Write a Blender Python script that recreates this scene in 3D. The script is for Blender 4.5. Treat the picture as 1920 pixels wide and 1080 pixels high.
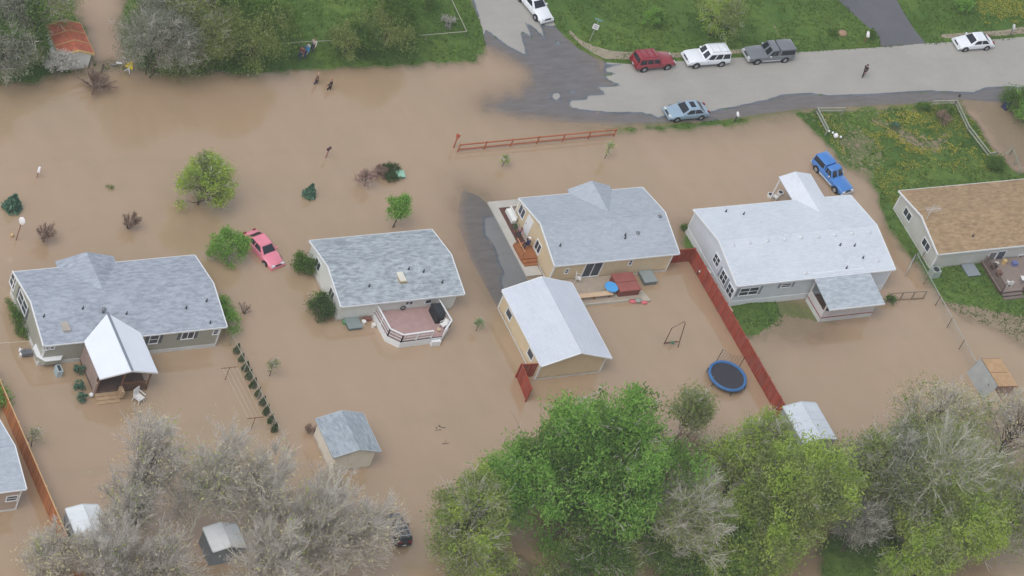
import bpy, math, random
import numpy as np
from mathutils import Vector, Matrix

for o in list(bpy.data.objects): bpy.data.objects.remove(o)
scene = bpy.context.scene
COL = scene.collection
R = math.radians
rnd = random.Random(7)
npr = np.random.default_rng(11)

def S(r, g, b):                       # sRGB 0-255 -> linear
    return tuple(((c/255)/12.92 if c/255 <= 0.04045 else ((c/255+0.055)/1.055)**2.4) for c in (r, g, b))

# ------------------------------------------------------------------ camera
FPX, PITCH, ROLL, YAW, CAMH = 6500.0, R(42.6), R(24.0), R(-40.3), 215.0
def _axes():
    fw = np.array([0, math.cos(PITCH), -math.sin(PITCH)]); rt = np.array([1., 0, 0]); up = np.cross(rt, fw)
    c, s = math.cos(ROLL), math.sin(ROLL)
    r2 = c*rt + s*up; u2 = -s*rt + c*up
    cy, sy = math.cos(YAW), math.sin(YAW)
    Z = lambda v: np.array([cy*v[0]-sy*v[1], sy*v[0]+cy*v[1], v[2]])
    return Z(fw), Z(r2), Z(u2)
FW, RT, UP = _axes()
CAM = np.array([0, 0, CAMH]) - np.array([FW[0], FW[1], 0])/(-FW[2])*CAMH
cam = bpy.data.cameras.new("camera"); camo = bpy.data.objects.new("camera", cam); COL.objects.link(camo)
cam.sensor_width = 36; cam.lens = FPX/1920*36; cam.clip_start = 1; cam.clip_end = 6000
mw = Matrix.Identity(4)
for i in range(3):
    mw[i][0] = RT[i]; mw[i][1] = UP[i]; mw[i][2] = -FW[i]; mw[i][3] = CAM[i]
camo.matrix_world = mw
scene.camera = camo

# ------------------------------------------------------------------ light
SUN_EL, SUN_AZ = R(56), R(-112)        # overcast, a broad soft glow
w = bpy.data.worlds.new("World"); scene.world = w; w.use_nodes = True
nt = w.node_tree; nt.nodes.clear()
out = nt.nodes.new('ShaderNodeOutputWorld'); bg = nt.nodes.new('ShaderNodeBackground')
sky = nt.nodes.new('ShaderNodeTexSky'); sky.sky_type = 'NISHITA'; sky.sun_disc = False
sky.sun_elevation = SUN_EL; sky.sun_rotation = SUN_AZ; sky.air_density = 1.0; sky.dust_density = 1.5; sky.ozone_density = 1.0
hs = nt.nodes.new('ShaderNodeHueSaturation'); hs.inputs['Saturation'].default_value = 0.30
nt.links.new(sky.outputs[0], hs.inputs['Color']); nt.links.new(hs.outputs[0], bg.inputs[0])
bg.inputs[1].default_value = 0.15
nt.links.new(bg.outputs[0], out.inputs[0])
sl = bpy.data.lights.new("sun", 'SUN'); sl.energy = .8; sl.angle = R(34); sl.color = (1, .96, .9)
so = bpy.data.objects.new("sun", sl); COL.objects.link(so)
sd_ = Vector((math.sin(SUN_AZ)*math.cos(SUN_EL), math.cos(SUN_AZ)*math.cos(SUN_EL), math.sin(SUN_EL)))
so.rotation_euler = sd_.to_track_quat('Z', 'Y').to_euler(); so.location = (0, 0, 60)
vs = scene.view_settings; vs.view_transform = 'Standard'; vs.look = 'None'; vs.gamma = 1; vs.exposure = 0.5
scene.render.resolution_x = 1024; scene.render.resolution_y = 576

# ------------------------------------------------------------------ photograph geometry -> metres
def ray(px, py): return FW*FPX + RT*(px-960) - UP*(py-540)
def P(px, py, z=0.0):
    d = ray(px, py); return CAM + d*(z-CAM[2])/d[2]
def onY(px, py, y):
    d = ray(px, py); return CAM + d*(y-CAM[1])/d[1]
def onX(px, py, x):
    d = ray(px, py); return CAM + d*(x-CAM[0])/d[0]
def poly(pts, z=0.0): return [tuple(P(a, b, z)[:2]) for a, b in pts]

# ------------------------------------------------------------------ materials
MATS = {}
def new_mat(name):
    m = bpy.data.materials.new(name); m.use_nodes = True
    b = m.node_tree.nodes['Principled BSDF']; MATS[name] = m
    return m, m.node_tree, b
def N(nt, t, **kw):
    n = nt.nodes.new(t)
    for k, v in kw.items(): setattr(n, k, v)
    return n
def mixc(nt, fac, a, b, mode='MIX'):
    n = nt.nodes.new('ShaderNodeMix'); n.data_type = 'RGBA'; n.blend_type = mode
    for sock, v in ((n.inputs[0], fac), (n.inputs[6], a), (n.inputs[7], b)):
        if hasattr(v, 'is_linked'): nt.links.new(v, sock)
        elif isinstance(v, (tuple, list)): sock.default_value = (*v[:3], 1)
        else: sock.default_value = v
    return n.outputs[2]
def ramp(nt, src, a, b, ca=0.0, cb=1.0):
    n = nt.nodes.new('ShaderNodeMapRange'); n.inputs[1].default_value = a; n.inputs[2].default_value = b
    n.inputs[3].default_value = ca; n.inputs[4].default_value = cb; nt.links.new(src, n.inputs[0]); return n.outputs[0]
def noise(nt, scale, detail=3, vec=None, rough=.55):
    n = nt.nodes.new('ShaderNodeTexNoise'); n.inputs['Scale'].default_value = scale
    n.inputs['Detail'].default_value = detail; n.inputs['Roughness'].default_value = rough
    if vec is not None: nt.links.new(vec, n.inputs['Vector'])
    return n.outputs['Fac']
def objco(nt, sc=(1, 1, 1), rot=(0, 0, 0), geo=False):
    if geo: src = nt.nodes.new('ShaderNodeNewGeometry').outputs['Position']
    else: src = nt.nodes.new('ShaderNodeTexCoord').outputs['Object']
    mp = nt.nodes.new('ShaderNodeMapping'); mp.inputs['Scale'].default_value = sc; mp.inputs['Rotation'].default_value = rot
    nt.links.new(src, mp.inputs['Vector']); return mp.outputs[0]
def dark(c, k): return tuple(x*k for x in c)
def M(name, col, rough=.75, var=.12, scale=1.5, metal=0, bump=0, spec=.35, fine=12):
    if name in MATS: return MATS[name]
    m, t, b = new_mat(name)
    co = objco(t)
    f = noise(t, scale, 4, co); g = noise(t, fine, 3, co)
    c1 = mixc(t, ramp(t, f, .3, .7), dark(col, 1-var), dark(col, 1+var*.6))
    c2 = mixc(t, ramp(t, g, .3, .7, 0, .6), c1, dark(col, 1-var*1.2))
    t.links.new(c2, b.inputs['Base Color']); b.inputs['Roughness'].default_value = rough
    b.inputs['Metallic'].default_value = metal; b.inputs['Specular IOR Level'].default_value = spec
    if bump:
        bp = t.nodes.new('ShaderNodeBump'); bp.inputs['Strength'].default_value = bump; bp.inputs['Distance'].default_value = .02
        t.links.new(g, bp.inputs['Height']); t.links.new(bp.outputs[0], b.inputs['Normal'])
    return m
def shingles(name, c1, c2, axis='x', mott=.35, row=.2, patch=.25):
    if name in MATS: return MATS[name]
    m, t, b = new_mat(name)
    co = objco(t, rot=(0, 0, 0 if axis == 'x' else R(90)), geo=True)
    br = t.nodes.new('ShaderNodeTexBrick'); t.links.new(co, br.inputs['Vector'])
    br.inputs['Color1'].default_value = (*c1, 1); br.inputs['Color2'].default_value = (*c2, 1)
    br.inputs['Mortar'].default_value = (*dark(c2, .72), 1); br.inputs['Scale'].default_value = 1
    br.inputs['Mortar Size'].default_value = .012; br.inputs['Brick Width'].default_value = .42; br.inputs['Row Height'].default_value = row
    br.inputs['Mortar Smooth'].default_value = .5
    st = objco(t, sc=((1.3, 3.4, 1) if axis == 'x' else (3.4, 1.3, 1)), rot=(0, 0, R(11)), geo=True)
    f = noise(t, 1.0, 4, st); g = noise(t, .35, 3, objco(t, geo=True))
    a = mixc(t, ramp(t, f, .38, .62, 0, mott), br.outputs['Color'], dark(c2, .72))
    a2 = mixc(t, ramp(t, f, .62, .36, 0, mott*.6), a, dark(c1, 1.22))
    a3 = mixc(t, ramp(t, g, .35, .7, 0, patch), a2, dark(c1, 1.12))
    t.links.new(a3, b.inputs['Base Color']); b.inputs['Roughness'].default_value = .92; b.inputs['Specular IOR Level'].default_value = .2
    bp = t.nodes.new('ShaderNodeBump'); bp.inputs['Strength'].default_value = .5; bp.inputs['Distance'].default_value = .02
    t.links.new(br.outputs['Fac'], bp.inputs['Height']); bp.invert = True; t.links.new(bp.outputs[0], b.inputs['Normal'])
    return m
def siding(name, col, pitch=.16):
    if name in MATS: return MATS[name]
    m, t, b = new_mat(name)
    co = objco(t, geo=True)
    wv = t.nodes.new('ShaderNodeTexWave'); wv.wave_type = 'BANDS'; wv.bands_direction = 'Z'; wv.wave_profile = 'SAW'
    wv.inputs['Scale'].default_value = math.pi/10/pitch; t.links.new(co, wv.inputs['Vector'])
    f = noise(t, .8, 4, co); g = noise(t, 5, 3, objco(t, sc=(1, 1, .25), geo=True))
    a = mixc(t, ramp(t, f, .3, .7), dark(col, .93), dark(col, 1.04))
    a = mixc(t, ramp(t, g, .45, .75, 0, .35), a, dark(col, .85))
    sx = t.nodes.new('ShaderNodeSeparateXYZ'); t.links.new(co, sx.inputs[0]); ad = t.nodes.new('ShaderNodeMath'); ad.operation = 'ADD'
    t.links.new(sx.outputs[2], ad.inputs[0]); t.links.new(ramp(t, noise(t, 1.3, 4, co), .3, .7, -.14, .14), ad.inputs[1])
    a = mixc(t, ramp(t, ad.outputs[0], .42, .08, 0, .6), a, S(146, 126, 104))      # muddy tide mark
    t.links.new(a, b.inputs['Base Color']); b.inputs['Roughness'].default_value = .6; b.inputs['Specular IOR Level'].default_value = .3
    bp = t.nodes.new('ShaderNodeBump'); bp.inputs['Strength'].default_value = .6; bp.inputs['Distance'].default_value = .02
    t.links.new(wv.outputs['Fac'], bp.inputs['Height']); t.links.new(bp.outputs[0], b.inputs['Normal'])
    return m
def leafmat(name, c1, c2, c3, scale=.6):
    if name in MATS: return MATS[name]
    m, t, b = new_mat(name)
    ge = t.nodes.new('ShaderNodeNewGeometry')
    f = noise(t, scale, 3, objco(t, geo=True))
    a = mixc(t, ramp(t, f, .35, .65), c1, c2)
    a = mixc(t, ramp(t, ge.outputs['Random Per Island'], .55, 1, 0, .9), a, c3)
    a = mixc(t, ramp(t, ge.outputs['Random Per Island'], .4, 0, 0, .4), a, dark(c1, .75))
    df = t.nodes.new('ShaderNodeBsdfDiffuse'); tr = t.nodes.new('ShaderNodeBsdfTranslucent'); mx = t.nodes.new('ShaderNodeMixShader')
    mx.inputs[0].default_value = .5
    t.links.new(a, df.inputs[0]); t.links.new(a, tr.inputs[0]); t.links.new(df.outputs[0], mx.inputs[1]); t.links.new(tr.outputs[0], mx.inputs[2])
    t.links.new(mx.outputs[0], t.nodes['Material Output'].inputs[0]); t.nodes.remove(b)
    return m
def plankmat(name, col):
    m, t, b = new_mat(name); ge = t.nodes.new('ShaderNodeNewGeometry'); rp = ge.outputs['Random Per Island']
    a = mixc(t, rp, dark(col, .72), dark(col, 1.2)); g = noise(t, 2.5, 4, objco(t, sc=(1, 1, .4), geo=True), .7)
    a = mixc(t, ramp(t, g, .45, .7, 0, .6), a, tuple(x*.55+.1 for x in col))
    t.links.new(a, b.inputs['Base Color']); b.inputs['Roughness'].default_value = .88; b.inputs['Specular IOR Level'].default_value = .2
    return m
def paint(name, col, rough=.28, coat=.5):
    if name in MATS: return MATS[name]
    m, t, b = new_mat(name)
    f = noise(t, 2.2, 4, objco(t))
    a = mixc(t, ramp(t, f, .4, .75, 0, .35), col, tuple(x*.7+.05 for x in col))
    t.links.new(a, b.inputs['Base Color']); b.inputs['Roughness'].default_value = rough; b.inputs['Coat Weight'].default_value = coat
    b.inputs['Coat Roughness'].default_value = .1
    return m
GLASS = M('dark_glass', S(62, 70, 80), .12, .25, 1.2, spec=.6)
CARGLASS = M('car_glass', S(36, 42, 50), .1, .3, 1.6, spec=.5)
WHITE = M('white_trim', S(226, 228, 230), .6, .06)
METAL = M('grey_metal', S(120, 124, 130), .45, .15, metal=.3)
BLACK = M('black_rubber', S(38, 39, 42), .7, .2)
DARK = M('dark_plastic', S(60, 62, 66), .6, .2)
WOODT = M('tan_wood', S(178, 152, 122), .85, .2, 2, fine=9)
WOODB = M('brown_wood', S(140, 100, 72), .85, .22, 2, fine=9)
WOODD = M('dark_wood', S(104, 84, 74), .85, .22, 2, fine=9)
GREYW = M('weathered_wood', S(150, 142, 132), .9, .18, 2, fine=9)
CONC = M('concrete', S(188, 184, 176), .9, .14, .8, fine=7, bump=.2)
BARK = M('bark', S(96, 86, 76), .95, .25, 3)
BARKL = M('pale_bark', S(206, 202, 186), .9, .2, 2)

# ------------------------------------------------------------------ mesh builder and scene tree
class MB:
    def __init__(s): s.v = []; s.f = []; s.m = []
    def add(s, vs, fs, mi=0):
        o = len(s.v); s.v += [tuple(float(c) for c in p) for p in vs]
        for f in fs: s.f.append([i+o for i in f]); s.m.append(mi)
        return s
    def box(s, x0, x1, y0, y1, z0, z1, mi=0):
        return s.add([(x, y, z) for z in (z0, z1) for y in (y0, y1) for x in (x0, x1)],
            [(0, 2, 3, 1), (4, 5, 7, 6), (0, 1, 5, 4), (2, 6, 7, 3), (0, 4, 6, 2), (1, 3, 7, 5)], mi)
    def bar(s, p, q, w, h=None, mi=0):
        h = h or w; p, q = Vector(p), Vector(q); d = (q-p).normalized()
        u = Vector((0, 0, 1)) if abs(d.z) < .95 else Vector((0, 1, 0))
        a = d.cross(u).normalized()*w/2; b = a.cross(d).normalized()*h/2
        vs = [e+x*a+y*b for e in (p, q) for x, y in ((-1, -1), (1, -1), (1, 1), (-1, 1))]
        return s.add(vs, [(0, 1, 2, 3), (7, 6, 5, 4), (0, 4, 5, 1), (1, 5, 6, 2), (2, 6, 7, 3), (3, 7, 4, 0)], mi)
    def tube(s, pts, rs, n=7, mi=0, cap=True):
        pts = [Vector(p) for p in pts]
        if not hasattr(rs, '__len__'): rs = [rs]*len(pts)
        rings = []; o = []
        for i, p in enumerate(pts):
            d = (pts[min(i+1, len(pts)-1)]-pts[max(i-1, 0)]).normalized()
            u = Vector((0, 0, 1)) if abs(d.z) < .9 else Vector((1, 0, 0))
            a = d.cross(u).normalized(); b = a.cross(d).normalized()
            o += [p+(a*math.cos(2*math.pi*k/n)+b*math.sin(2*math.pi*k/n))*rs[i] for k in range(n)]
        fs = [(i*n+k, i*n+(k+1) % n, (i+1)*n+(k+1) % n, (i+1)*n+k) for i in range(len(pts)-1) for k in range(n)]
        if cap: fs += [tuple(range(n-1, -1, -1)), tuple((len(pts)-1)*n+k for k in range(n))]
        return s.add(o, fs, mi)
    def ext(s, pts, vec, mi=0):               # extrude a 3D polygon along vec
        n = len(pts); v = Vector(vec); a = [Vector(p) for p in pts]
        return s.add(a+[p+v for p in a], [tuple(range(n))[::-1], tuple(range(n, 2*n))]+[(i, (i+1) % n, n+(i+1) % n, n+i) for i in range(n)], mi)
    def lathe(s, c, prof, n=14, mi=0, ax=None, sx=1, sy=1):
        c = Vector(c); vs = [c+Vector((r*math.cos(2*math.pi*k/n)*sx, r*math.sin(2*math.pi*k/n)*sy, z)) for r, z in prof for k in range(n)]
        fs = [(i*n+k, i*n+(k+1) % n, (i+1)*n+(k+1) % n, (i+1)*n+k) for i in range(len(prof)-1) for k in range(n)]
        fs += [tuple(range(n-1, -1, -1)), tuple((len(prof)-1)*n+k for k in range(n))]
        return s.add(vs, fs, mi)
    def ball(s, c, rx, ry, rz, n=10, m=6, mi=0):
        c = Vector(c); pr = [(math.sin(math.pi*(i+.3)/(m-1+.6)), -math.cos(math.pi*(i+.3)/(m-1+.6))) for i in range(m)]
        vs = [c+Vector((r*math.cos(2*math.pi*k/n)*rx, r*math.sin(2*math.pi*k/n)*ry, z*rz)) for r, z in pr for k in range(n)]
        fs = [(i*n+k, i*n+(k+1) % n, (i+1)*n+(k+1) % n, (i+1)*n+k) for i in range(m-1) for k in range(n)]
        fs += [tuple(range(n-1, -1, -1)), tuple((m-1)*n+k for k in range(n))]
        return s.add(vs, fs, mi)
    def torus(s, c, R0, r, n=28, m=8, mi=0, sy=1):
        c = Vector(c); vs = [c+Vector(((R0+r*math.cos(2*math.pi*j/m))*math.cos(2*math.pi*i/n), (R0+r*math.cos(2*math.pi*j/m))*math.sin(2*math.pi*i/n)*sy, r*math.sin(2*math.pi*j/m))) for i in range(n) for j in range(m)]
        return s.add(vs, [(i*m+j, ((i+1) % n)*m+j, ((i+1) % n)*m+(j+1) % m, i*m+(j+1) % m) for i in range(n) for j in range(m)], mi)
    def build(s, name, mats, parent=None, smooth=False):
        if not isinstance(mats, (list, tuple)): mats = [mats]
        org = Vector(ORG.get(root_of(parent).name, (0, 0, 0))) if parent else Vector((0, 0, 0))
        me = bpy.data.meshes.new(name)
        me.from_pydata([tuple(Vector(p)-org) for p in s.v], [], s.f)
        for m in mats: me.materials.append(m)
        if len(mats) > 1: me.polygons.foreach_set('material_index', s.m)
        if smooth:
            me.polygons.foreach_set('use_smooth', [True]*len(me.polygons))
            me.set_sharp_from_angle(angle=R(38))
        o = bpy.data.objects.new(name, me); COL.objects.link(o); o.parent = parent
        return o
def each(name, mbs, mat, parent, smooth=False):
    return [m.build(name, mat, parent, smooth) for m in mbs]
ORG = {}
def root_of(o):
    while o.parent: o = o.parent
    return o
def tag(o, label=None, cat=None, group=None, kind=None):
    for k, v in (('label', label), ('category', cat), ('group', group), ('kind', kind)):
        if v: o[k] = v
    return o
def thing(name, label, cat, loc=(0, 0, 0), group=None, rz=None):
    """Empty at the thing's base. rz None: parts are given in world metres; otherwise in the thing's own frame."""
    o = bpy.data.objects.new(name, None); COL.objects.link(o); o.location = tuple(float(c) for c in loc); o.empty_display_size = .3
    if rz is None: ORG[o.name] = tuple(o.location)
    else: o.rotation_euler.z = rz
    return tag(o, label, cat, group)
KIDS = {}
def copy_thing(root, loc, rz=None, label=None, scale=None):
    def cp(o, par):
        c = o.copy(); COL.objects.link(c); c.parent = par
        for ch in o.children: cp(ch, c)
        return c
    c = cp(root, None); c.location = tuple(float(x) for x in loc)
    if rz is not None: c.rotation_euler.z = rz
    if scale: c.scale = (scale,)*3 if not hasattr(scale, '__len__') else scale
    if label: c['label'] = label
    return c
# ------------------------------------------------------------------ terrain
def vnoise(x, y, s, seed):
    g = np.random.default_rng(seed).random((256, 256)); x = x*s+500; y = y*s+500
    xi = np.floor(x).astype(int); yi = np.floor(y).astype(int); fx = x-xi; fy = y-yi
    fx = fx*fx*(3-2*fx); fy = fy*fy*(3-2*fy); q = lambda a, b: g[a % 256, b % 256]
    return (q(xi, yi)*(1-fx)+q(xi+1, yi)*fx)*(1-fy)+(q(xi, yi+1)*(1-fx)+q(xi+1, yi+1)*fx)*fy-.5
def fbm(x, y, s, seed): return vnoise(x, y, s, seed)+.5*vnoise(x, y, s*2.1, seed+1)+.25*vnoise(x, y, s*4.3, seed+2)
def sdf(pl, X, Y):                         # + inside
    pts = np.array(pl); d = np.full(X.shape, 1e9); ins = np.zeros(X.shape, bool)
    for i in range(len(pts)):
        a, b = pts[i], pts[(i+1) % len(pts)]; e = b-a
        t = np.clip(((X-a[0])*e[0]+(Y-a[1])*e[1])/(e@e+1e-12), 0, 1)
        d = np.minimum(d, np.hypot(X-a[0]-t*e[0], Y-a[1]-t*e[1]))
        c = (a[1] > Y) != (b[1] > Y)
        with np.errstate(divide='ignore', invalid='ignore'):
            ins ^= c & (X < (b[0]-a[0])*(Y-a[1])/(b[1]-a[1]+1e-15)+a[0])
    return np.where(ins, d, -d)
DRY = [  # (outline in photo pixels, slope m/m)
    ([(-90, -90), (110, -90), (148, 55), (165, 108), (140, 128), (60, 150), (-20, 153), (-90, 155)], .12),
    ([(240, -90), (236, 60), (238, 122), (300, 133), (420, 131), (480, 136), (540, 129), (625, 126), (700, 124), (780, 117), (890, 112), (903, 98), (906, 62), (897, 30), (882, 0), (850, -90)], .12),
    ([(870, -60), (886, 0), (905, 52), (930, 70), (950, 86), (988, 106), (983, 84), (976, 60), (984, 62), (998, 72), (992, 56), (985, 42), (1000, 52), (1023, 74), (1018, 56), (1012, 46), (1040, 52), (1075, -60)], .03),
    ([(1075, -60), (1030, 30), (1048, 56), (1085, 90), (1135, 112), (1136, 122), (1166, 121), (1134, 127), (1134, 135), (1155, 139), (1133, 141), (1138, 149), (1150, 155), (1166, 161), (1114, 160), (1124, 169), (1133, 176), (1100, 178), (1098, 186), (1070, 186), (1066, 194), (1070, 203), (1100, 208), (1150, 212), (1200, 212), (1222, 216), (1232, 222), (1250, 218), (1330, 210), (1400, 197), (1440, 188), (1468, 178), (1520, 176), (1560, 180), (1640, 177), (1700, 172), (1750, 171), (1800, 174), (1826, 174), (1850, 164), (1890, 163), (1990, 168), (2200, -120)], .03),
    ([(1140, 243), (1200, 240), (1260, 236), (1340, 229), (1385, 224), (1405, 222), (1400, 229), (1340, 233), (1250, 240), (1190, 244)], .06),
    ([(1498, 214), (1545, 207), (1600, 209), (1680, 204), (1740, 197), (1792, 191), (1830, 232), (1870, 292), (1905, 326), (2080, 330), (2080, 690), (1920, 645), (1850, 610), (1800, 587), (1772, 566), (1745, 530), (1722, 500), (1700, 472), (1672, 425), (1648, 372), (1628, 330), (1600, 312), (1572, 290), (1555, 265), (1530, 245)], .09),
    ([(1284, 430), (1296, 470), (1337, 540), (1352, 570), (1360, 590), (1375, 612), (1395, 626), (1430, 630), (1455, 618), (1462, 600), (1458, 560), (1400, 520), (1310, 420)], .09),
    ([(906, 408), (934, 404), (978, 470), (998, 515), (975, 545), (945, 548), (938, 525), (944, 512), (938, 498), (932, 480), (926, 462), (908, 440)], .035),
    ([(140, 117), (178, 120), (215, 119), (250, 120), (250, 130), (200, 132), (140, 133)], .08),
    ([(1033, 176), (1046, 171), (1054, 180), (1047, 190), (1036, 187)], .03), ([(1066, 170), (1076, 169), (1080, 174), (1068, 176)], .03), ([(1042, 76), (1052, 80), (1050, 85), (1043, 83)], .03),
    ([(1545, 1035), (1570, 1000), (1640, 985), (1690, 1010), (1700, 1120), (1540, 1120)], .15),
    ([(935, 1062), (975, 1050), (1020, 1075), (1030, 1130), (930, 1130)], .15),
]
SHALLOW = [
    [(905, 70), (945, 95), (985, 118), (1000, 135), (1003, 158), (985, 178), (955, 188), (915, 197), (960, 208), (1030, 218), (1100, 224), (1180, 232), (1260, 232), (1330, 226), (1400, 221), (1450, 212), (1520, 202), (1600, 198), (1700, 192), (1800, 188), (1840, 205), (1870, 250), (1905, 300), (2050, 330), (2050, 140), (1850, 150), (1300, 190), (1150, 170), (1080, 60), (960, 20)],
    [(880, 362), (905, 372), (940, 400), (990, 515), (960, 552), (944, 572), (930, 562), (908, 520), (892, 478), (876, 432), (869, 395)],
    [(1455, 565), (1520, 575), (1545, 600), (1530, 625), (1480, 628), (1455, 622)],
]
_dry = [(poly(p), s) for p, s in DRY]; _sh = [poly(p) for p in SHALLOW]
_mud = poly([(1560, 225), (1610, 232), (1650, 262), (1672, 300), (1640, 335), (1600, 330), (1575, 300), (1560, 262)])
_mud2 = poly([(1740, 255), (1790, 245), (1770, 292), (1715, 285), (1620, 225), (1640, 215)])
def height(X, Y):
    h = np.full(X.shape, -9.0); n = fbm(X, Y, .9, 3)*.5+fbm(X, Y, .25, 9)*.35
    for pl, s in _dry:
        d = sdf(pl, X, Y)+n*(1.1 if s > .05 else .16)
        h = np.maximum(h, np.where(d > 0, np.minimum(d*s, .22 if s > .05 else .06), d*.16))
    for pl in _sh:
        d = sdf(pl, X, Y)+n*1.0
        h = np.maximum(h, np.where(d > 0, -.020-.010*np.exp(-d*.6), -.030+d*.055))
    for pl in (_mud, _mud2):
        d = sdf(pl, X, Y)
        k = np.clip((d+1.2)/2.2, 0, 1); h = h*(1-k)+k*(-.018+n*.075)
    h = np.where(h < -.05, -.05+(h+.05)*1.0, h)
    return np.maximum(h, -.7+fbm(X, Y, .05, 21)*.1)
def axis(a, b, st, far):
    core = np.arange(a, b+st/2, st); e = np.array([2, 6, 14, 30, 70, 160, 400, 900, far])
    return np.concatenate([(a-e)[::-1], core, b+e])
GX, GY = axis(-62, 80, .22, 2500), axis(-44, 43, .22, 2500)
XX, YY = np.meshgrid(GX, GY, indexing='ij'); HH = height(XX, YY)
HH = np.where((np.abs(XX-10) > 150) | (np.abs(YY) > 110), np.minimum(HH, -.3), HH)
def hz(x, y): return float(height(np.array([x]), np.array([y]))[0])
def grid_mesh(name, Z, mat, attrs=None, keep=None):
    nx, ny = XX.shape
    idx = np.arange(nx*ny).reshape(nx, ny)
    q = np.stack([idx[:-1, :-1], idx[1:, :-1], idx[1:, 1:], idx[:-1, 1:]], -1).reshape(-1, 4)
    co = np.stack([XX, YY, Z], -1).reshape(-1, 3)
    me = bpy.data.meshes.new(name); me.vertices.add(len(co)); me.vertices.foreach_set('co', co.ravel().astype(np.float32))
    me.loops.add(q.size); me.loops.foreach_set('vertex_index', q.ravel().astype(np.int32))
    me.polygons.add(len(q)); me.polygons.foreach_set('loop_start', np.arange(0, q.size, 4, dtype=np.int32))
    me.polygons.foreach_set('use_smooth', np.ones(len(q), bool))
    for k, v in (attrs or {}).items():
        a = me.attributes.new(k, 'FLOAT', 'POINT'); a.data.foreach_set('value', v.ravel().astype(np.float32))
    me.update(); me.validate(); me.materials.append(mat)
    o = bpy.data.objects.new(name, me); COL.objects.link(o); return tag(o, kind='structure')
def sheet(name, outline, mat, dz=.006, kind='structure', st=.3):
    """A sheet following the terrain inside an outline (metres), cells clipped to it."""
    pts = np.array(outline); x0, y0 = pts.min(0)-st; x1, y1 = pts.max(0)+st
    xs = np.arange(x0, x1+st, st); ys = np.arange(y0, y1+st, st); X, Y = np.meshgrid(xs, ys, indexing='ij')
    D = sdf(outline, X, Y); H = height(X, Y)+dz; vid = {}; vs = []; fs = []
    def vert(i, j):
        if (i, j) not in vid: vid[(i, j)] = len(vs); vs.append((X[i, j], Y[i, j], H[i, j]))
        return vid[(i, j)]
    def cut(a, b):
        k = (min(a, b), max(a, b))
        if k not in vid:
            a, b = k; t = D[a]/(D[a]-D[b]); vid[k] = len(vs)
            vs.append((X[a]+(X[b]-X[a])*t, Y[a]+(Y[b]-Y[a])*t, H[a]+(H[b]-H[a])*t))
        return vid[k]
    for i in range(len(xs)-1):
        for j in range(len(ys)-1):
            c = [(i, j), (i+1, j), (i+1, j+1), (i, j+1)]; s = [D[k] > 0 for k in c]
            if all(s): fs.append([vert(*k) for k in c]); continue
            if not any(s): continue
            f = []
            for k in range(4):
                a, b = c[k], c[(k+1) % 4]
                if D[a] > 0: f.append(vert(*a))
                if (D[a] > 0) != (D[b] > 0): f.append(cut(a, b))
            if len(f) > 2: fs.append(f)
    me = bpy.data.meshes.new(name); me.from_pydata([tuple(map(float, v)) for v in vs], [], fs)
    a = me.attributes.new('h', 'FLOAT', 'POINT'); a.data.foreach_set('value', np.array([v[2] for v in vs], np.float32))
    me.polygons.foreach_set('use_smooth', [True]*len(fs)); me.materials.append(mat)
    o = bpy.data.objects.new(name, me); COL.objects.link(o); return tag(o, kind=kind)

# ground: grass over soil
m, t, b = new_mat('grass_ground')
co = objco(t, geo=True)
f1 = noise(t, .18, 4, co); f2 = noise(t, 1.6, 5, co, .7); f3 = noise(t, 7, 3, co, .7)
c = mixc(t, ramp(t, f1, .35, .65), S(74, 102, 46), S(100, 122, 56))
c = mixc(t, ramp(t, f2, .4, .68, 0, .75), c, S(58, 86, 42)); c = mixc(t, ramp(t, f3, .5, .75, 0, .5), c, S(104, 122, 72))
at = t.nodes.new('ShaderNodeAttribute'); at.attribute_name = 'soil'
f4 = noise(t, 2.2, 5, co, .7)
mth = t.nodes.new('ShaderNodeMath'); mth.operation = 'ADD'; t.links.new(at.outputs['Fac'], mth.inputs[0]); t.links.new(ramp(t, f4, .3, .7, -.35, .35), mth.inputs[1])
c = mixc(t, ramp(t, mth.outputs[0], .45, .6), c, mixc(t, ramp(t, f3, .3, .7), S(128, 114, 96), S(152, 138, 116)))
t.links.new(c, b.inputs['Base Color']); b.inputs['Roughness'].default_value = .95; b.inputs['Specular IOR Level'].default_value = .15
bp = t.nodes.new('ShaderNodeBump'); bp.inputs['Strength'].default_value = .5; bp.inputs['Distance'].default_value = .05
t.links.new(f3, bp.inputs['Height']); t.links.new(bp.outputs[0], b.inputs['Normal'])
SOIL = np.zeros(XX.shape)
for pl, k in (([(-7, -5), (6, -5), (6, 15), (-7, 15)], 1), (poly([(895, 118), (1132, 122), (1132, 236), (860, 245), (860, 160)]), 1), (poly([(135, 112), (255, 112), (255, 136), (135, 140)]), 1), (poly([(935, 1040), (1030, 1040), (1040, 1130), (920, 1130)]), 1), (poly([(1500, 190), (1500, 235), (1810, 215), (1800, 180)]), .35),
              (_mud, .42), (_mud2, .5), (poly([(0, 90), (0, 30), (130, 40), (150, 120), (90, 130)]), .35), (poly([(1770, 565), (1930, 600), (1930, 720), (1820, 700)]), 1),
              (poly([(1445, 30), (1462, 60), (1480, 82), (1466, 84), (1446, 50)]), .55), (poly([(1655, 620), (1500, 680), (1400, 640), (1470, 590)]), .9),
              (poly([(1820, 175), (2000, 160), (2000, 330), (1905, 322), (1870, 290), (1832, 230), (1800, 188)]), 1)):
    SOIL = np.maximum(SOIL, k*np.clip(sdf(pl, XX, YY)/1.0+.5, 0, 1))
SOIL = np.where(HH < -.12, 1, SOIL)
grid_mesh('ground', HH, m, {'soil': SOIL})

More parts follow.
